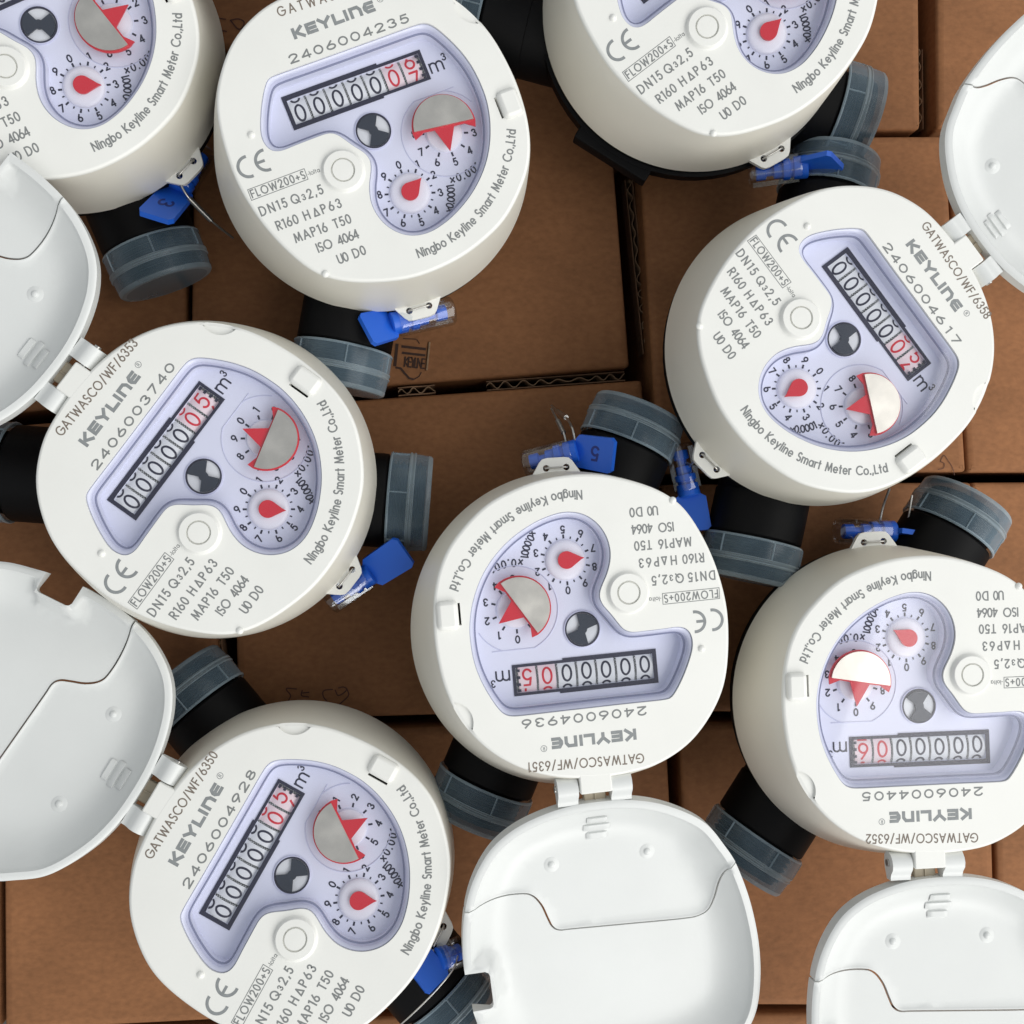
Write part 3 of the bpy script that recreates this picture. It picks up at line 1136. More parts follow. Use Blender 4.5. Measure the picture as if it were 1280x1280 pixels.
# strip of the outer skin seen through the seam
sb = np.array([p for p in seam if inside(offset(lo, .8), p[None])[0]])
mb = MB()
zz_ = lid_z(sb)
tt = np.gradient(sb, axis=0)
tt /= np.hypot(*tt.T)[:, None]
nn_ = np.c_[tt[:, 1], -tt[:, 0]]
rings(mb, [np.c_[sb + nn_ * .8, zz_ - 3.6], np.c_[sb - nn_ * .8, zz_ - 3.6]], closed=False, flip=True)
ME['backing'] = mb.mesh('seam_backing', M['side'], 0)
mb = MB()
for (bx, by) in ((14.1, 24.3), (-14.5, 24.0)):
    z0 = float(lid_z(np.array([(bx, by)]))[0])
    lathe(mb, [(3.0, 0.0), (2.6, .1), (2.2, 0.12), (1.3, .14), (1.15, .45), (.7, .75), (0.02, .85)], 24, cap1=True, c=(bx, by, z0))
    break
ME['bump'] = None


def bump_mesh():
    b = MB()
    lathe(b, [(2.6, -.2), (2.3, .02), (1.3, .06), (1.05, .14), (.95, .42), (.6, .7), (0.02, .78)], 24, cap1=True)
    return b.mesh('bump', M['lidwhite'])


ME['bump'] = bump_mesh()
# grille of three bars near the hinge
mb = MB()
for k, hw in ((-1, 3.0), (0, 3.9), (1, 3.1)):
    yc = 14.4 + k * 2.75
    z0 = float(lid_z(np.array([(0.3, yc)]))[0])
    z1 = float(lid_z(np.array([(0.3, yc + 1.2)]))[0])
    L = []
    for xx in np.linspace(-hw, hw, 9):
        zs = [float(lid_z(np.array([(xx + .3, yc + dy)]))[0]) for dy in (-1.25, -.9, .2, 1.15)]
        ed = 0.0 if abs(xx) < hw * .93 else -.5
        L.append([(xx + .3, yc - 1.25, zs[0] - .2), (xx + .3, yc - .95, zs[0] + .62 + ed), (xx + .3, yc + .5, zs[2] + .75 + ed), (xx + .3, yc + 1.2, zs[3] - .1)])
    rings(mb, L, closed=False)
ME['grille'] = mb.mesh('grille', M['lidwhite'], 40)
# hinge knuckles
mb = MB()
prof = [(4.9, -3.2), (4.9, -0.5), (4.0, -0.45), (3.0, 0.1), (1.6, 1.35), (0.2, 1.7), (-1.3, 1.35), (-2.6, .3), (-3.2, -1.2), (-3.0, -2.8), (-1.8, -4.0), (0, -4.4), (2, -4.2)]
for x0, x1 in ((0, 5.9),):
    n = len(prof)
    a = [(x0, y, z) for y, z in prof]
    c = [(x1, y, z) for y, z in prof]
    rings(mb, [a, c])
    mb.add(a, [tuple(range(n))])
    mb.add(c, [tuple(range(n))[::-1]])
ME['knuckle'] = mb.mesh('hinge_knuckle', M['lidwhite'], 45)
mb = MB()
rbox(mb, -2.4, 4.0, 0.6, 5.0, -5.2, -2.6, .4)
rbox(mb, .6, 1.0, 1.0, 4.6, -2.7, -2.2, .1)
ME['stop'] = mb.mesh('hinge_stop', M['tan'], 50)
mb = MB()
lathe(mb, [(1.0, -9.4), (1.0, 12.6)], 14, axis='x', cap0=True, cap1=True, c=(0, 0, -1.4))
ME['pin'] = mb.mesh('hinge_pin', M['wire'])

# ---- black lower body (pipe along local x), scaled in z to stand on the carton
PZ = -46.0
mb = MB()
lathe(mb, [(45, -31.0), (47.9, -31.4), (48.2, -32.5), (48.2, -36.5), (46.5, -37.5)], 72)
ME['collar'] = mb.mesh('black_collar', M['black'], 40)
b = MB()
rbox(b, 42, 51.5, -13.5, 13.5, -41.5, -35.2, .6)
lathe(b, [(46, -34.5), (49.4, -35), (49.4, -40), (46, -41)], 64)
ME['foot'] = b.mesh('body_flange', M['black'], 40)
mb = MB()
lathe(mb, [(46.5, 0), (45, -8), (39, -22), (32, -32), (30, -40)], 64, cap1=True)
ME['belly'] = mb.mesh('black_body', M['black'], 40)


def pipe_mesh():
    b = MB()
    pr = [(15.0, 30), (15.0, 44.0), (15.4, 44.3), (15.4, 58.0), (15.0, 58.6), (13.4, 58.7)]
    x = 59.0
    while x < 69:
        pr += [(12.2, x), (13.2, x + .5), (13.2, x + .8), (12.2, x + 1.3)]
        x += 1.8
    pr += [(12.0, 70.6), (9.0, 70.7), (9.0, 60)]
    lathe(b, pr, 36, axis='x')
    return b.mesh('threaded_pipe', M['black'], 30)


def cap_mesh():
    b = MB()
    lathe(b, [(15.2, 59.3), (15.9, 59.3), (16.0, 60), (16.05, 65.2)], 56, 0, axis='x')
    lathe(b, [(16.05, 65.2), (16.35, 65.4), (16.35, 65.8), (16.1, 66.0), (16.0, 66.5), (16.35, 66.8), (16.3, 67.1), (15.95, 67.3)], 56, 1, axis='x')
    lathe(b, [(15.95, 67.3), (15.6, 71.2)], 56, 0, axis='x')
    lathe(b, [(15.6, 71.2), (15.5, 72.0), (15.0, 72.6), (13.6, 72.7)], 56, 1, axis='x')
    lathe(b, [(13.6, 72.7), (6, 72.5), (.02, 72.5)], 56, 0, axis='x', cap1=True)
    lathe(b, [(15.2, 59.3), (15.9, 59.0), (16.2, 59.4), (16.15, 59.8)], 56, 1, axis='x')
    for k in range(6):
        a = math.radians(60 * k + 22)
        c, s = math.cos(a), math.sin(a)
        e = 0.24
        v = []
        for xx in (59.6, 65.3):
            for r_, t_ in ((15.95, -e), (16.4, -e * .6), (16.4, e * .6), (15.95, e)):
                v.append((xx, r_ * c - t_ * s, r_ * s + t_ * c))
        b.add(v, [(0, 1, 5, 4), (1, 2, 6, 5), (2, 3, 7, 6), (0, 1, 2, 3), (4, 5, 6, 7)], 1)
    return b.mesh('pipe_cap', [M['cap'], M['caprib']], 40)


ME['pipe'] = pipe_mesh()
ME['cap'] = cap_mesh()

# ------------------------------------------------------------------ setting: ground under the cartons
mb = MB()
mb.add([(-3000, -3000, -121), (3000, -3000, -121), (3000, 3000, -121), (-3000, 3000, -121)], [(0, 1, 2, 3)])
g = obj('ground', mb.mesh('ground', M['ground'], 0))
g['kind'] = 'structure'

# ------------------------------------------------------------------ cartons
HB = 120.0


def carton(pts, label, sag=0.0, dz=0.0):
    t = thing('cardboard_box', label, 'box', 'plain brown cartons packed side by side')
    P = np.array(pts, float)
    c = P.mean(0)
    t.location = (c[0] * MM, c[1] * MM, -HB * MM)
    P = P - c
    if (P[:, 0] * np.roll(P[:, 1], -1) - np.roll(P[:, 0], -1) * P[:, 1]).sum() < 0:
        P = P[::-1]
    # walls
    O = []
    for i in range(4):
        p, a, b = P[i], P[i - 1] - P[i], P[(i + 1) % 4] - P[i]
        a, b = a / np.hypot(*a), b / np.hypot(*b)
        for k in range(5):
            s = k / 4
            r = 1.6
            O.append(p + a * r * (1 - s) ** 2 + b * r * s ** 2)
    O = np.array(O)
    inn = lambda d: offset(O, d)
    m1 = MB()
    rings(m1, [ring3(O, 0.3), ring3(O, HB - 1.4 + dz)])
    obj('side_walls', m1.mesh('side_walls', M['card'], 40), t)
    m2 = MB()
    lim = inn(2.6)
    lo_, hi_ = lim.min(0), lim.max(0)
    gx, gy = np.meshgrid(np.arange(lo_[0], hi_[0], 9.0), np.arange(lo_[1], hi_[1], 9.0))
    gg = np.c_[gx.ravel(), gy.ravel()]
    gg = gg[inside(inn(5), gg)]
    V, F = cdt([lim], gg, lambda c: inside(lim, c))
    ph = rng.uniform(0, 6, 4)
    d = seg_dist(lim, V)
    zz = HB + dz + sag * np.clip(d / 40, 0, 1) * (np.sin(V[:, 0] / 31 + ph[0]) * np.cos(V[:, 1] / 27 + ph[1]))
    m2.add(np.c_[V, zz], [tuple(q) for q in F])
    rings(m2, [ring3(O, HB - 1.4 + dz), ring3(inn(.25), HB - .7 + dz), ring3(inn(.9), HB - .2 + dz), ring3(inn(2.6), HB + dz)])
    obj('top_panel', m2.mesh('top_panel', M['card'], 40), t)
    t['_c'] = 0
    del t['_c']
    return t, c


def corrugated(t, c, p0, p1, ztop=-3.0, amp=1.1, wl=6.2, ragged=0.0):
    """two paper liners with the fluted sheet between them, standing in the joint"""
    p0, p1 = np.array(p0) - c, np.array(p1) - c
    L = np.hypot(*(p1 - p0))
    e = (p1 - p0) / L
    nrm = np.array([-e[1], e[0]])
    b = MB()
    s = np.arange(0, L, .45)
    w = amp * (.78 + .3 * np.sin(s / 7.3 + L)) * np.sin(s * 2 * PI / wl + 0.9 * np.sin(s / 8.1) + .5 * np.sin(s / 3.3))
    zt = HB + ztop + (ragged * np.sin(s / 5.0) * np.sin(s / 2.1) if ragged else 0) + 0 * s
    for th, off, mi in ((.3, w, 0), (.35, np.full(len(s), amp + .45), 1), (.35, np.full(len(s), -amp - .45), 1)):
        A = p0 + s[:, None] * e + (off - th / 2)[:, None] * nrm
        B = p0 + s[:, None] * e + (off + th / 2)[:, None] * nrm
        rings(b, [np.c_[A, zt - 8], np.c_[A, zt], np.c_[B, zt], np.c_[B, zt - 8]], mi, closed=False, flip=True)
    obj('corrugated_edge', b.mesh('corrugated_edge', [M['cardpale'], M['cardedge']], 30), t)


BX = {}
BX['A'] = carton([(-80.9, 160.0), (63.3, 165.0), (71.9, 55.5), (-81.9, 42.0)], 'brown carton with a small black printed stamp, under the upper middle meter', .25)
BX['B'] = carton([(-68.0, 39.3), (76.5, 51.0), (84.2, -66.4), (-65.6, -68.9)], 'brown carton in the middle with faint handwriting near its lower edge', .3, -.6)
BX['F'] = carton([(-212.4, 26.2), (-75.4, 39.0), (-71.5, -69.7), (-209.1, -78.1)], 'brown carton at the left edge, under the left middle meter', .3)
BX['G'] = carton([(-223.4, 153.7), (-84.9, 159.9), (-83.2, 42.8), (-220.0, 30.2)], 'brown carton at the left, under the open lid above the left middle meter', .3, .4)
BX['E'] = carton([(-76.8, 273.6), (60.8, 283.9), (63.0, 171.1), (-76.8, 163.5)], 'brown carton at the top edge with a faint pen mark beside the top left meter', .3)
BX['W'] = carton([(-221.6, 264.6), (-83.1, 273.4), (-80.9, 162.8), (-220.9, 155.9)], 'brown carton in the top left corner, under the cut off meter', .3)
BX['D'] = carton([(68.9, 283.0), (179.4, 290.0), (180.3, 144.6), (74.3, 140.9)], 'brown carton at the top under the top right meter, with a torn fluted right edge', .3)
BX['K'] = carton([(186.5, 290.4), (355.5, 301.1), (354.1, 151.0), (186.8, 145.1)], 'brown carton in the top right corner behind the open lid', .3)
BX['C'] = carton([(75.4, 138.4), (190.1, 142.5), (197.5, 18.5), (82.6, 17.4)], 'brown carton under the meter at the upper right, beside the wide vertical gap', .3, -.5)
BX['L'] = carton([(192.9, 142.3), (354.1, 147.9), (359.5, 19.7), (200.0, 18.5)], 'brown carton at the right edge below the upper right open lid', .3, -4)
BX['N'] = carton([(83.7, 13.4), (199.0, 14.6), (202.9, -69.1), (87.7, -67.9)], 'brown carton mostly hidden under the right middle meter', .3, .5)
BX['O'] = carton([(201.5, 14.7), (362.8, 16.1), (365.2, -70.9), (205.4, -69.1)], 'brown carton at the right edge beside the right middle meter', .3, -4)
BX['H'] = carton([(-64.7, -73.4), (84.8, -70.5), (89.8, -171.2), (-59.6, -169.9)], 'brown carton under the bottom left meter and the bottom middle lid', .3)
BX['P'] = carton([(-143.9, -78.0), (-68.5, -74.4), (-64.5, -171.6), (-142.9, -172.6)], 'brown carton in the bottom left corner', .3, -.5)
BX['Q'] = carton([(-271.6, -80.9), (-146.3, -78.5), (-145.3, -173.0), (-270.9, -171.3)], 'brown carton just showing at the very left edge near the bottom', .3)
BX['I'] = carton([(89.7, -71.7), (205.4, -72.9), (207.9, -177.4), (93.3, -172.5)], 'brown carton between the two bottom lids', .3, .4)
BX['J'] = carton([(207.5, -73.0), (365.2, -74.9), (370.8, -182.8), (210.4, -177.5)], 'brown carton at the right edge above the bottom right lid', .3, -1.5)
BX['R'] = carton([(-143.2, -175.3), (-63.1, -174.2), (-59.4, -271.9), (-141.7, -272.1)], 'brown carton cut off by the bottom edge at the left', .3)
BX['S'] = carton([(-58.5, -172.4), (90.4, -174.3), (95.4, -281.6), (-54.7, -274.9)], 'brown carton cut off by the bottom edge in the middle', .3)
BX['T'] = carton([(94.5, -175.9), (209.1, -180.4), (212.2, -288.9), (98.4, -281.7)], 'brown carton cut off by the bottom edge between the two lids', .3)
BX['U'] = carton([(211.6, -180.5), (374.0, -186.2), (376.2, -299.1), (214.7, -289.0)], 'brown carton under the bottom right lid', .3, -1)

corrugated(*BX['A'], (20.9, 48.9), (71.5, 53.1), -5)
corrugated(*BX['A'], (-10.5, 46.0), (2.6, 47.2), -1.5, .9, 5.0, .8)
corrugated(*BX['C'], (73.8, 126.6), (80.6, 62.1), -11, .9)
corrugated(*BX['D'], (183.2, 177.4), (183.4, 147.0), -7, .9)
corrugated(*BX['F'], (-73.3, -41.0), (-71.2, -56.0), -4, .8)
corrugated(*BX['E'], (27.8, 167.6), (40.3, 168.2), -3, .9)


def on_box(key, name, b, mat, label=None):
    t, c = BX[key]
    me = b.mesh(name, mat, 0)
    o = obj(name, me, t, label)
    o.location = (-c[0] * MM, -c[1] * MM, HB * MM)
    return o


# pen marks and the printed stamp
b = MB()
zc = -.6 + .12
for i, p in enumerate([[(-45.6, -58.0), (-48.6, -57.7), (-48.9, -58.4), (-47.6, -60.2), (-48.4, -62.2)], [(-43.6, -58.6), (-43.8, -60.3), (-41.4, -60.8)], [(-43.4, -59.4), (-41.3, -59.2)],
                       [(-33.2, -58.3), (-35.6, -58.5), (-36.5, -59.3), (-36.2, -61.0), (-35.2, -62.2)], [(-32.2, -58.6), (-31.3, -60.4), (-29.6, -59.8), (-28.2, -58.3), (-29.5, -57.5), (-31.0, -57.8)], [(-28.0, -58.6), (-27.7, -60.6), (-30.8, -63.6)]]):
    ribbon(b, spline(p, 5, False), .42, zc + .1 + .004 * i)
on_box('B', 'pen_mark', b, M['ink'])
b = MB()
for i, p in enumerate([[(-70.3, 174.8), (-73.6, 175.0), (-73.8, 173.2), (-73.5, 171.2), (-70.0, 170.6)], [(-68.4, 174.6), (-66.0, 175.1), (-64.0, 174.2), (-64.4, 172.4), (-66.0, 171.6), (-68.6, 174.5)]]):
    ribbon(b, spline(p, 5, False), .45, .22 + .004 * i)
on_box('E', 'pen_mark', b, M['ink'])
b = MB()
for i, p in enumerate([[(186.6, 19.4), (188.6, 19.9), (188.9, 21.6), (187.6, 22.4), (188.8, 24.6), (190.4, 22.6), (192.0, 20.2), (192.8, 17.4)]]):
    ribbon(b, spline(p, 5, False), .24, -.5 + .22)
on_box('C', 'pen_mark', b, M['ink'])
b = MB()
tx, ty, an = -9.6, 63.0, -.10


def stamp(p, w, i=0):
    ca, sa = math.cos(an), math.sin(an)
    q = np.array(p, float)
    ribbon(b, np.c_[tx + q[:, 0] * ca - q[:, 1] * sa, ty + q[:, 0] * sa + q[:, 1] * ca], w, .24 + .004 * i, cap=False)


stamp([(.4, -1.2), (9, -1.2)], .9)
stamp([(.8, -3.4), (9, -3.4)], .8, 1)
stamp([(-1.2, -.4), (-1.2, -8.4)], 1.0, 2)
stamp([(-.9, -8.8), (.9, -8.9), (2.4, -10.4), (4.2, -12.0), (5.8, -12.3)], .7, 3)
stamp([(5.8, -12.3), (7.6, -11.0), (8.2, -9.4)], .35, 4)
stamp([(.6, 1.6), (5.2, 1.9)], .3, 5)
stamp([(5.4, 1.9), (6.6, .4)], .3, 6)
G['Y'] = (.6, [[(0, 1), (.3, .5), (.6, 1)], [(.3, .5), (.3, 0)]])
put_text(b, 'KEYLINE', tx + 1.3, ty - 8.2, 3.3, .5, .62, z=.26, ang=an, width=6.9)
on_box('A', 'printed_stamp', b, M['stamp'])
b = MB()
ca, sa = math.cos(an), math.sin(an)
v = []
for x_, y_ in ((10.0, 1.4), (10.0, -8.6)):
    v.append((tx + x_ * ca - y_ * sa, ty + x_ * sa + y_ * ca, .5))
tube(b, v, .38, 6)
on_box('A', 'paper_strip', b, M['cardpale'])

# ------------------------------------------------------------------ meters
# key: location, turn, axis x/y, pipe azimuth, lug azimuth, lid lift, digits, last fraction, serial, asset, dial angles
MET = {
    'M2': dict(loc=(-16.1, 113.9, 71.2), th=22.2, ax=(.027, -.024), pipe=-122, lug=-95.7, lift=1, dig='0000006', fr=-.45 + .9, ser='2406004235', asset='GATWASCO/WF/', d1=51, d2=-75, star=125,
               label='white water meter at the upper middle reading serial 2406004235, lid out of frame'),
    'M1': dict(loc=(-110.8, 142.4, 67.2), th=27.0, ax=(.049, -.073), pipe=-95, lug=-69.5, lift=1, dig='0000005', fr=0, ser=None, asset=None, d1=3, d2=39, star=0,
               label='white water meter cut off in the top left corner, partly covered by a neighbour lid'),
    'M3': dict(loc=(82.8, 157.6, 77.2), th=36.8, ax=(-.049, -.082), pipe=129.4, off=(-14.3, -2.6), lug=-97.3, lift=1, dig='0000005', fr=0, ser=None, asset=None, d1=45, d2=60, star=30,
               label='white water meter cut off by the top edge, right of serial 2406004235'),
    'M4': dict(loc=(122.7, 54.6, 76.3), th=-53.2, ax=(-.004, .024), pipe=130.6, off=(-.6, -3.7), lug=-81.8, lift=6.5, dig='0000005', fr=.42, ser='2406004617', asset='GATWASCO/WF/6358', d1=213, d2=192, star=80,
               label='white water meter at the upper right marked 6358, lid opened to the right'),
    'M5': dict(loc=(-64.6, 14.0, 70.4), th=54.2, ax=(.003, .03), pipe=-58.4, off=(-5.2, 5.0), lug=-91.8, lift=3, dig='0000005', fr=.1, ser='2406003740', asset='GATWASCO/WF/6353', d1=-5, d2=158, star=125,
               label='white water meter at the left middle marked 6353, lid opened to the upper left'),
    'M6': dict(loc=(44.7, -32.0, 74.6), th=-175.1, ax=(.043, .019), pipe=62, off=(.4, -3.6), lug=-90.8, lift=-6.1, dig='0000005', fr=-.1, ser='2406004936', asset='GATWASCO/WF/6351', d1=8, d2=217, star=65,
               label='upside down white water meter in the centre marked 6351, lid opened downwards'),
    'M7': dict(loc=(144.1, -55.4, 75.9), th=-178.4, ax=(-.019, .014), pipe=55, off=(3.4, -3.0), lug=-87.9, lx=-4.5, lift=3, dig='0000006', fr=0, ser='2406004405', asset='GATWASCO/WF/6352', d1=152, d2=-98, star=100,
               label='upside down white water meter cut by the right edge marked 6352'),
    'M8': dict(loc=(-40.0, -99.7, 67.8), th=60.2, ax=(.010, .166), pipe=69.9, off=(4.6, -3.8), lug=-89.2, lift=1, dig='0000005', fr=.28, ser='2406004928', asset='GATWASCO/WF/6350', d1=-3, d2=27, star=45,
               label='white water meter at the bottom left marked 6350, lid opened to the left edge'),
}
GRP = 'open white water meters lying on the cartons'
DG = {}


def place(o, x, y, z=0.0, rz=0.0):
    o.location = (x * MM, y * MM, z * MM)
    o.rotation_euler = (0, 0, math.radians(rz))
    return o


MFRAME = {}
for key, m in MET.items():
    t = thing('water_meter', m['label'], 'water meter', GRP)
    ax = m['ax']
    az = math.sqrt(1 - ax[0] ** 2 - ax[1] ** 2)
    zv = Vector((ax[0], ax[1], az))
    th = math.radians(m['th'])
    xv = Vector((math.cos(th), math.sin(th), -(ax[0] * math.cos(th) + ax[1] * math.sin(th)) / az)).normalized()
    yv = zv.cross(xv)
    R = Matrix((xv, yv, zv)).transposed().to_4x4()
    R.translation = Vector(m['loc']) * MM
    t.matrix_world = R
    MFRAME[key] = R
    turn = m['th']
    # housing and what is moulded on it
    h = obj('register_housing', ME['housing'], t)
    place(obj('screw_boss', ME['boss'], h), -12.9, -11.0)
    obj('latch_tab', ME['latch'], h)
    place(obj('locating_nub', ME['nub'], h), -32.9, 7.0)
    place(obj('locating_nub', ME['nub'], h), -28.4, -36.0)
    obj('hinge_block', ME['hinge'], h)
    place(obj('sealing_lug', ME['lug'], h), 0, 0, 0, m['lug'])
    obj('brand_lettering', ME['brand'], h)
    obj('maker_lettering', ME['maker'], h)
    obj('specification_lettering', ME['spec'], h)
    obj('certification_mark', ME['ce'], h)
    if m['ser']:
        obj('serial_number', serial_mesh(m['ser']), h)
    if m['asset']:
        obj('asset_number', asset_mesh(m['asset']), h)
    # window
    w = obj('window_bezel', ME['bezel'], t)
    obj('window_glass', ME['glass'], w)
    # dial plate
    p = obj('dial_plate', ME['plate'], t)
    p.location.z = 2.6 * MM
    obj('unit_lettering', ME['unit'], p)
    c = obj('counter', ME['frame'], t)
    c.location.z = 2.6 * MM
    obj('counter_recess', ME['recess'], c)
    obj('decimal_marks', ME['teeth'], c)
    for i, ch in enumerate(m['dig']):
        red = i > 4
        xc = FX0 + PITCH * (i + .5) - .45
        place(obj('digit_wheel', ME['wheelred' if red else 'wheel'], c), xc, 11.4)
        fr = m['fr'] if i == 6 else -.11 + .025 * ((i * 7) % 3 - 1)
        k = (ch, round(fr, 2), red)
        if k not in DG:
            DG[k] = digit_mesh(ch, fr, red)
        place(obj('digit', DG[k], c), xc, 11.4)
    s1 = obj('small_dial', ME['scale1'], t)
    s1.location.z = 2.6 * MM
    place(obj('dial_hub', ME['hub1'], s1), *D1)
    place(obj('needle', ME['needle'], s1), *D1, 0, m['d1'] - turn)
    s2 = obj('large_dial', ME['scale2'], t)
    s2.location.z = 2.6 * MM
    place(obj('dial_hub', ME['hub2'], s2), *D2)
    obj('dial_tray', ME['tray'], s2)
    place(obj('red_pointer', ME['pointer'], s2), *D2, 0, m['d2'] - turn)
    place(obj('mirror_disc', ME['disc'], s2), *D2, 0, m['d2'] - turn)
    fi = obj('flow_indicator', ME['ring'], t)
    fi.location = (SP[0] * MM, SP[1] * MM, 2.6 * MM)
    place(obj('flow_star', ME['star'], fi), 0, 0, 0, m['star'] - turn)
    # lid
    ld = obj('lid', ME['lid1'], t)
    lx = m.get('lx', 0)
    ld.location = (lx * MM, HY * MM, HZ * MM)
    ld.rotation_euler = (math.radians(m['lift']), 0, 0)
    obj('lid_flap', ME['lid2'], ld)
    obj('grille', ME['grille'], ld)
    for bx, by in ((14.1, 24.3), (-14.5, 24.0)):
        place(obj('bump', ME['bump'], ld), bx, by, float(lid_z(np.array([(bx, by)]))[0]))
    place(obj('hinge_knuckle', ME['knuckle'], ld), 6.1 - lx, 0)
    place(obj('hinge_knuckle', ME['knuckle'], ld), -9.4 - lx, 0)
    place(obj('hinge_stop', ME['stop'], ld), -lx, 0)
    place(obj('hinge_pin', ME['pin'], ld), -lx, 0)
    # body, pipe and caps
    obj('black_collar', ME['collar'], t).rotation_euler = (0, 0, math.radians(m['pipe']))
    if key == 'M3':
        obj('body_flange', ME['foot'], t).rotation_euler = (0, 0, math.radians(-158))
    bd = obj('black_body', ME['belly'], t)
    tilt = math.acos(az)
    depth = m['loc'][2] / az - 30 * math.sin(tilt) - .5
    bd.location = (0, 0, -37 * MM)
    bd.scale = (1, 1, (depth - 37) / 40)
    pz = 2.5 if key == 'M8' else 0
    for k in (0, 180):
        ox, oy = m.get('off', (0, 0))
        pp = place(obj('threaded_pipe', ME['pipe'], t), ox, oy, PZ + pz, m['pipe'] + k)
        obj('pipe_cap', ME['cap'], pp)

# ------------------------------------------------------------------ wire seals hanging from the lugs


def seal_meshes():
    out = {}
    b = MB()
    # clear barrel along +x, open ribs inside
    lathe(b, [(0.02, 0), (4.0, 0), (4.5, .5), (4.6, 1), (4.6, 15.2), (4.3, 15.8), (3.6, 16)], 28, axis='x')
    out['barrel'] = b.mesh('clear_barrel', M['clear'], 40)
    b = MB()
    for k in range(4):
        a = k * PI / 2 + .4
        c, s = math.cos(a), math.sin(a)
        v = [(xx, r_ * c - t_ * s, r_ * s + t_ * c) for xx in (1.2, 15) for r_, t_ in ((2.9, -.25), (4.45, -.25), (4.45, .25), (2.9, .25))]
        b.add(v, [(0, 1, 5, 4), (1, 2, 6, 5), (2, 3, 7, 6), (3, 0, 4, 7), (0, 1, 2, 3), (4, 5, 6, 7)])
    out['ribs'] = b.mesh('barrel_ribs', M['clear'], 40)
    b = MB()
    lathe(b, [(.02, 2.2), (2.4, 2.2), (2.5, 2.6), (2.5, 5), (1.5, 5.4), (1.5, 7.2), (2.6, 7.6), (2.6, 10), (3.4, 10.4), (3.4, 12.2), (2.8, 12.6), (2.8, 13.2), (3.6, 13.6), (3.7, 17.4), (3.2, 17.8), (.02, 17.8)], 28, axis='x')
    out['rotor'] = b.mesh('blue_rotor', M['blue'], 40)
    b = MB()
    fl = np.array([(-.4, -3.6), (.8, -5.2), (11.2, -5.6), (12.3, -4.7), (12.7, 4.3), (11.6, 5.5), (.8, 5.2), (-.4, 3.6)])
    V, F = cdt([fl], None, lambda c: inside(fl, c))
    slab(b, V, F, .85, -.85)
    out['flag'] = b.mesh('blue_flag', M['blue'], 30)
    for ch in '3 5'.split():
        b = MB()
        put_text(b, ch, 6.6, -2.1, 4.2, .75, 1.0, z=.9, align='c')
        out[ch] = b.mesh('flag_number', M['bluemark'], 0)
    return out


SM = seal_meshes()
# barrel tail and flag tip in the plane z (mm), roll of the flag about the barrel
SEAL = {
    'M1': ((-72.5, 121.1, 22.0), (-80.0, 106.0, 26.0), (-83.5, 93.0, 41.0), 4, '3', 'wire seal with a blue flag numbered 3, hanging from the top left meter'),
    'M2': ((7.9, 68.0, 33.0), (-11.6, 62.5, 37.0), (-19.3, 59.2, 43.0), 12, None, 'wire seal with a clear barrel and short blue flag below the upper middle meter'),
    'M3': ((104.1, 113.4, 36.0), (121.8, 114.8, 41.0), (128.6, 114.2, 49.0), 80, None, 'wire seal with its blue flag seen edge on, under the top right meter'),
    'M4': ((82.1, 25.5, 30.0), (85.6, 8.6, 31.0), (86.7, -2.9, 33.0), 8, None, 'wire seal with blue flag pointing down, between the centre meter and the upper right meter'),
    'M5': ((-31.5, -25.3, 31.0), (-18.0, -16.1, 33.0), (-7.0, -8.8, 38.0), 10, None, 'wire seal with a plain blue square flag to the right of the left middle meter'),
    'M6': ((30.7, 18.7, 34.0), (47.3, 22.8, 39.0), (57.5, 20.5, 48.0), 8, '5', 'wire seal with blue flag numbered 5 above the centre meter'),
    'M7': ((135.1, -3.0, 31.0), (154.7, -3.2, 32.0), (165.2, -4.8, 33.0), 84, None, 'wire seal lying in shadow above the right middle meter, flag edge on'),
    'M8': ((10.8, -133.3, 41.0), (3.3, -134.3, 45.0), (-3.5, -138.6, 49.0), 40, None, 'wire seal in deep shadow beside the bottom left meter'),
}
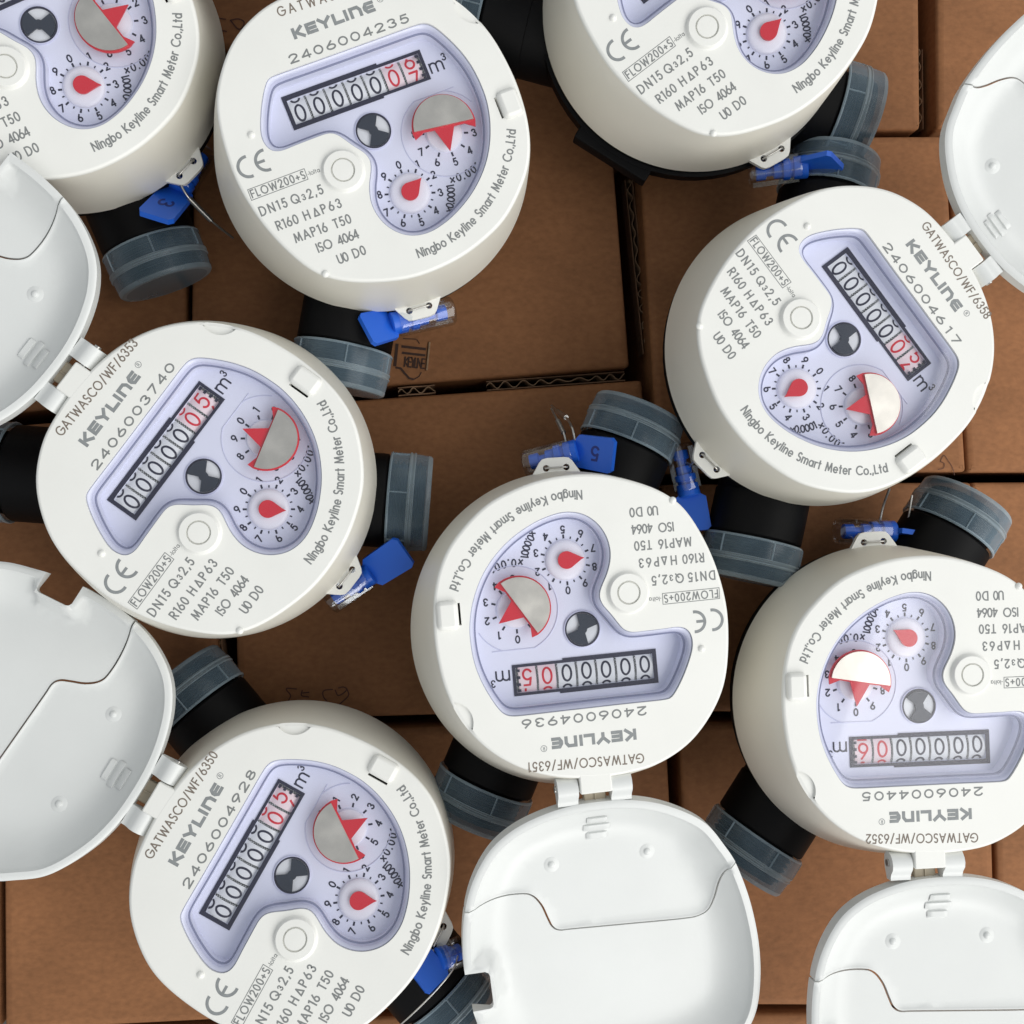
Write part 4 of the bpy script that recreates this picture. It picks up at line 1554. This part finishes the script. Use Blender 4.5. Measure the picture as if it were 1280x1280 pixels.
for key, (a, mid, e, roll, num, label) in SEAL.items():
    t = thing('security_seal', label, 'seal', 'wire seals hanging from the meters')
    a, mid, e = np.array(a), np.array(mid), np.array(e)
    d = Vector(mid - a)
    df = Vector(e - mid)
    L = d.length
    xv = d.normalized()
    yv = Vector((0, 0, 1)).cross(xv).normalized()
    T = Matrix((xv, yv, xv.cross(yv))).transposed().to_4x4()
    T.translation = Vector(a) * MM
    t.matrix_world = T
    inv = T.inverted()
    fx = (inv.to_3x3() @ df).normalized()
    fy = Vector((0, 0, 1)).cross(fx).normalized()
    FR = Matrix((fx, fy, fx.cross(fy))).transposed().to_4x4()
    sx = L / 17.6
    fs = df.length / 12.6
    br = obj('clear_barrel', SM['barrel'], t)
    rb = obj('barrel_ribs', SM['ribs'], br)
    ro = obj('blue_rotor', SM['rotor'], t)
    fg = obj('blue_flag', SM['flag'], t)
    fm = Matrix.Translation((L * MM, 0, 0)) @ FR @ Matrix.Rotation(math.radians(roll), 4, 'X')
    fg.matrix_local = fm @ Matrix.Diagonal((fs, 1, 1, 1))
    for o in (br, ro):
        o.scale = (sx, 1, 1)
    if num:
        nb = obj('flag_number', SM[num], fg)
        if key == 'M6':
            nb.rotation_euler = (0, 0, PI)
            nb.location = (6.6 * 2 * MM, 0, 0)
    # wire: out of the barrel, through both holes of the lug and back
    R = MFRAME[key]
    la = math.radians(MET[key]['lug'])
    W = []
    for s_, zz in ((-1, -38), (-1, -32), (-1, -29.0), (0, -28.6), (1, -29.0), (1, -32), (1, -38)):
        x_, y_ = 49.7, s_ * (3.2 if zz > -33 else 2.6)
        W.append(R @ (Vector((x_ * math.cos(la) - y_ * math.sin(la), x_ * math.sin(la) + y_ * math.cos(la), zz)) * MM))
    inv = inv.copy()
    P = [(inv @ w) / MM for w in W]
    P = [(9 * sx, 0.8, -1.5)] + [tuple(p) for p in P] + [(5 * sx, -.8, -1.5)]
    P = spline([np.array(p) for p in P], 6, False)
    b = MB()
    tube(b, P, .3, 7)
    obj('wire_loop', b.mesh('wire_loop', M['wire'], 60), t)
    ends = {'M6': [[(41.0, 38.0, 22), (42.4, 33.5, 27), (43.9, 29.1, 31), (45.0, 24.0, 32)], [(42.3, 40.1, 12), (43.6, 37.5, 18), (45.3, 34.5, 27), (46.6, 30, 33), (47.4, 25.5, 33)]],
            'M7': [[(151.3, 11.2, 36), (150.8, 5.0, 32), (150.2, -2, 30)], [(159.9, 9.0, 34), (159.2, -.8, 31), (155, -3, 29)]],
            'M8': [[(-10.3, -154.3, 47), (-4.7, -148.7, 49), (2.5, -141.3, 50), (7.6, -135.7, 49), (9.2, -133.3, 45)]],
            'M1': [[(-64.6, 94.3, 16), (-70.1, 97.7, 24), (-75.5, 102.6, 31), (-78, 107, 33)]],
            'M4': [[(98.6, 14.6, 26), (99.6, 10.2, 24), (104.5, 9.8, 22), (109.5, 11.5, 24)]]}.get(key, [])
    for k, wv in enumerate(ends):
        q = [tuple(inv @ (Vector(p) * MM) / MM) for p in wv]
        b = MB()
        tube(b, spline([np.array(p) for p in q], 6, False), .24 if key == 'M8' else .42, 8)
        obj('wire_end', b.mesh('wire_end', M['wire'], 60), t)
        if key in ('M6', 'M1'):
            b = MB()
            n_ = len(q)
            s0, s1 = np.array(q[1]), np.array(q[min(2, n_ - 1)])
            tube(b, [s0, s1], .85, 10)
            obj('crimp_sleeve', b.mesh('crimp_sleeve', M['wire'], 60), t)
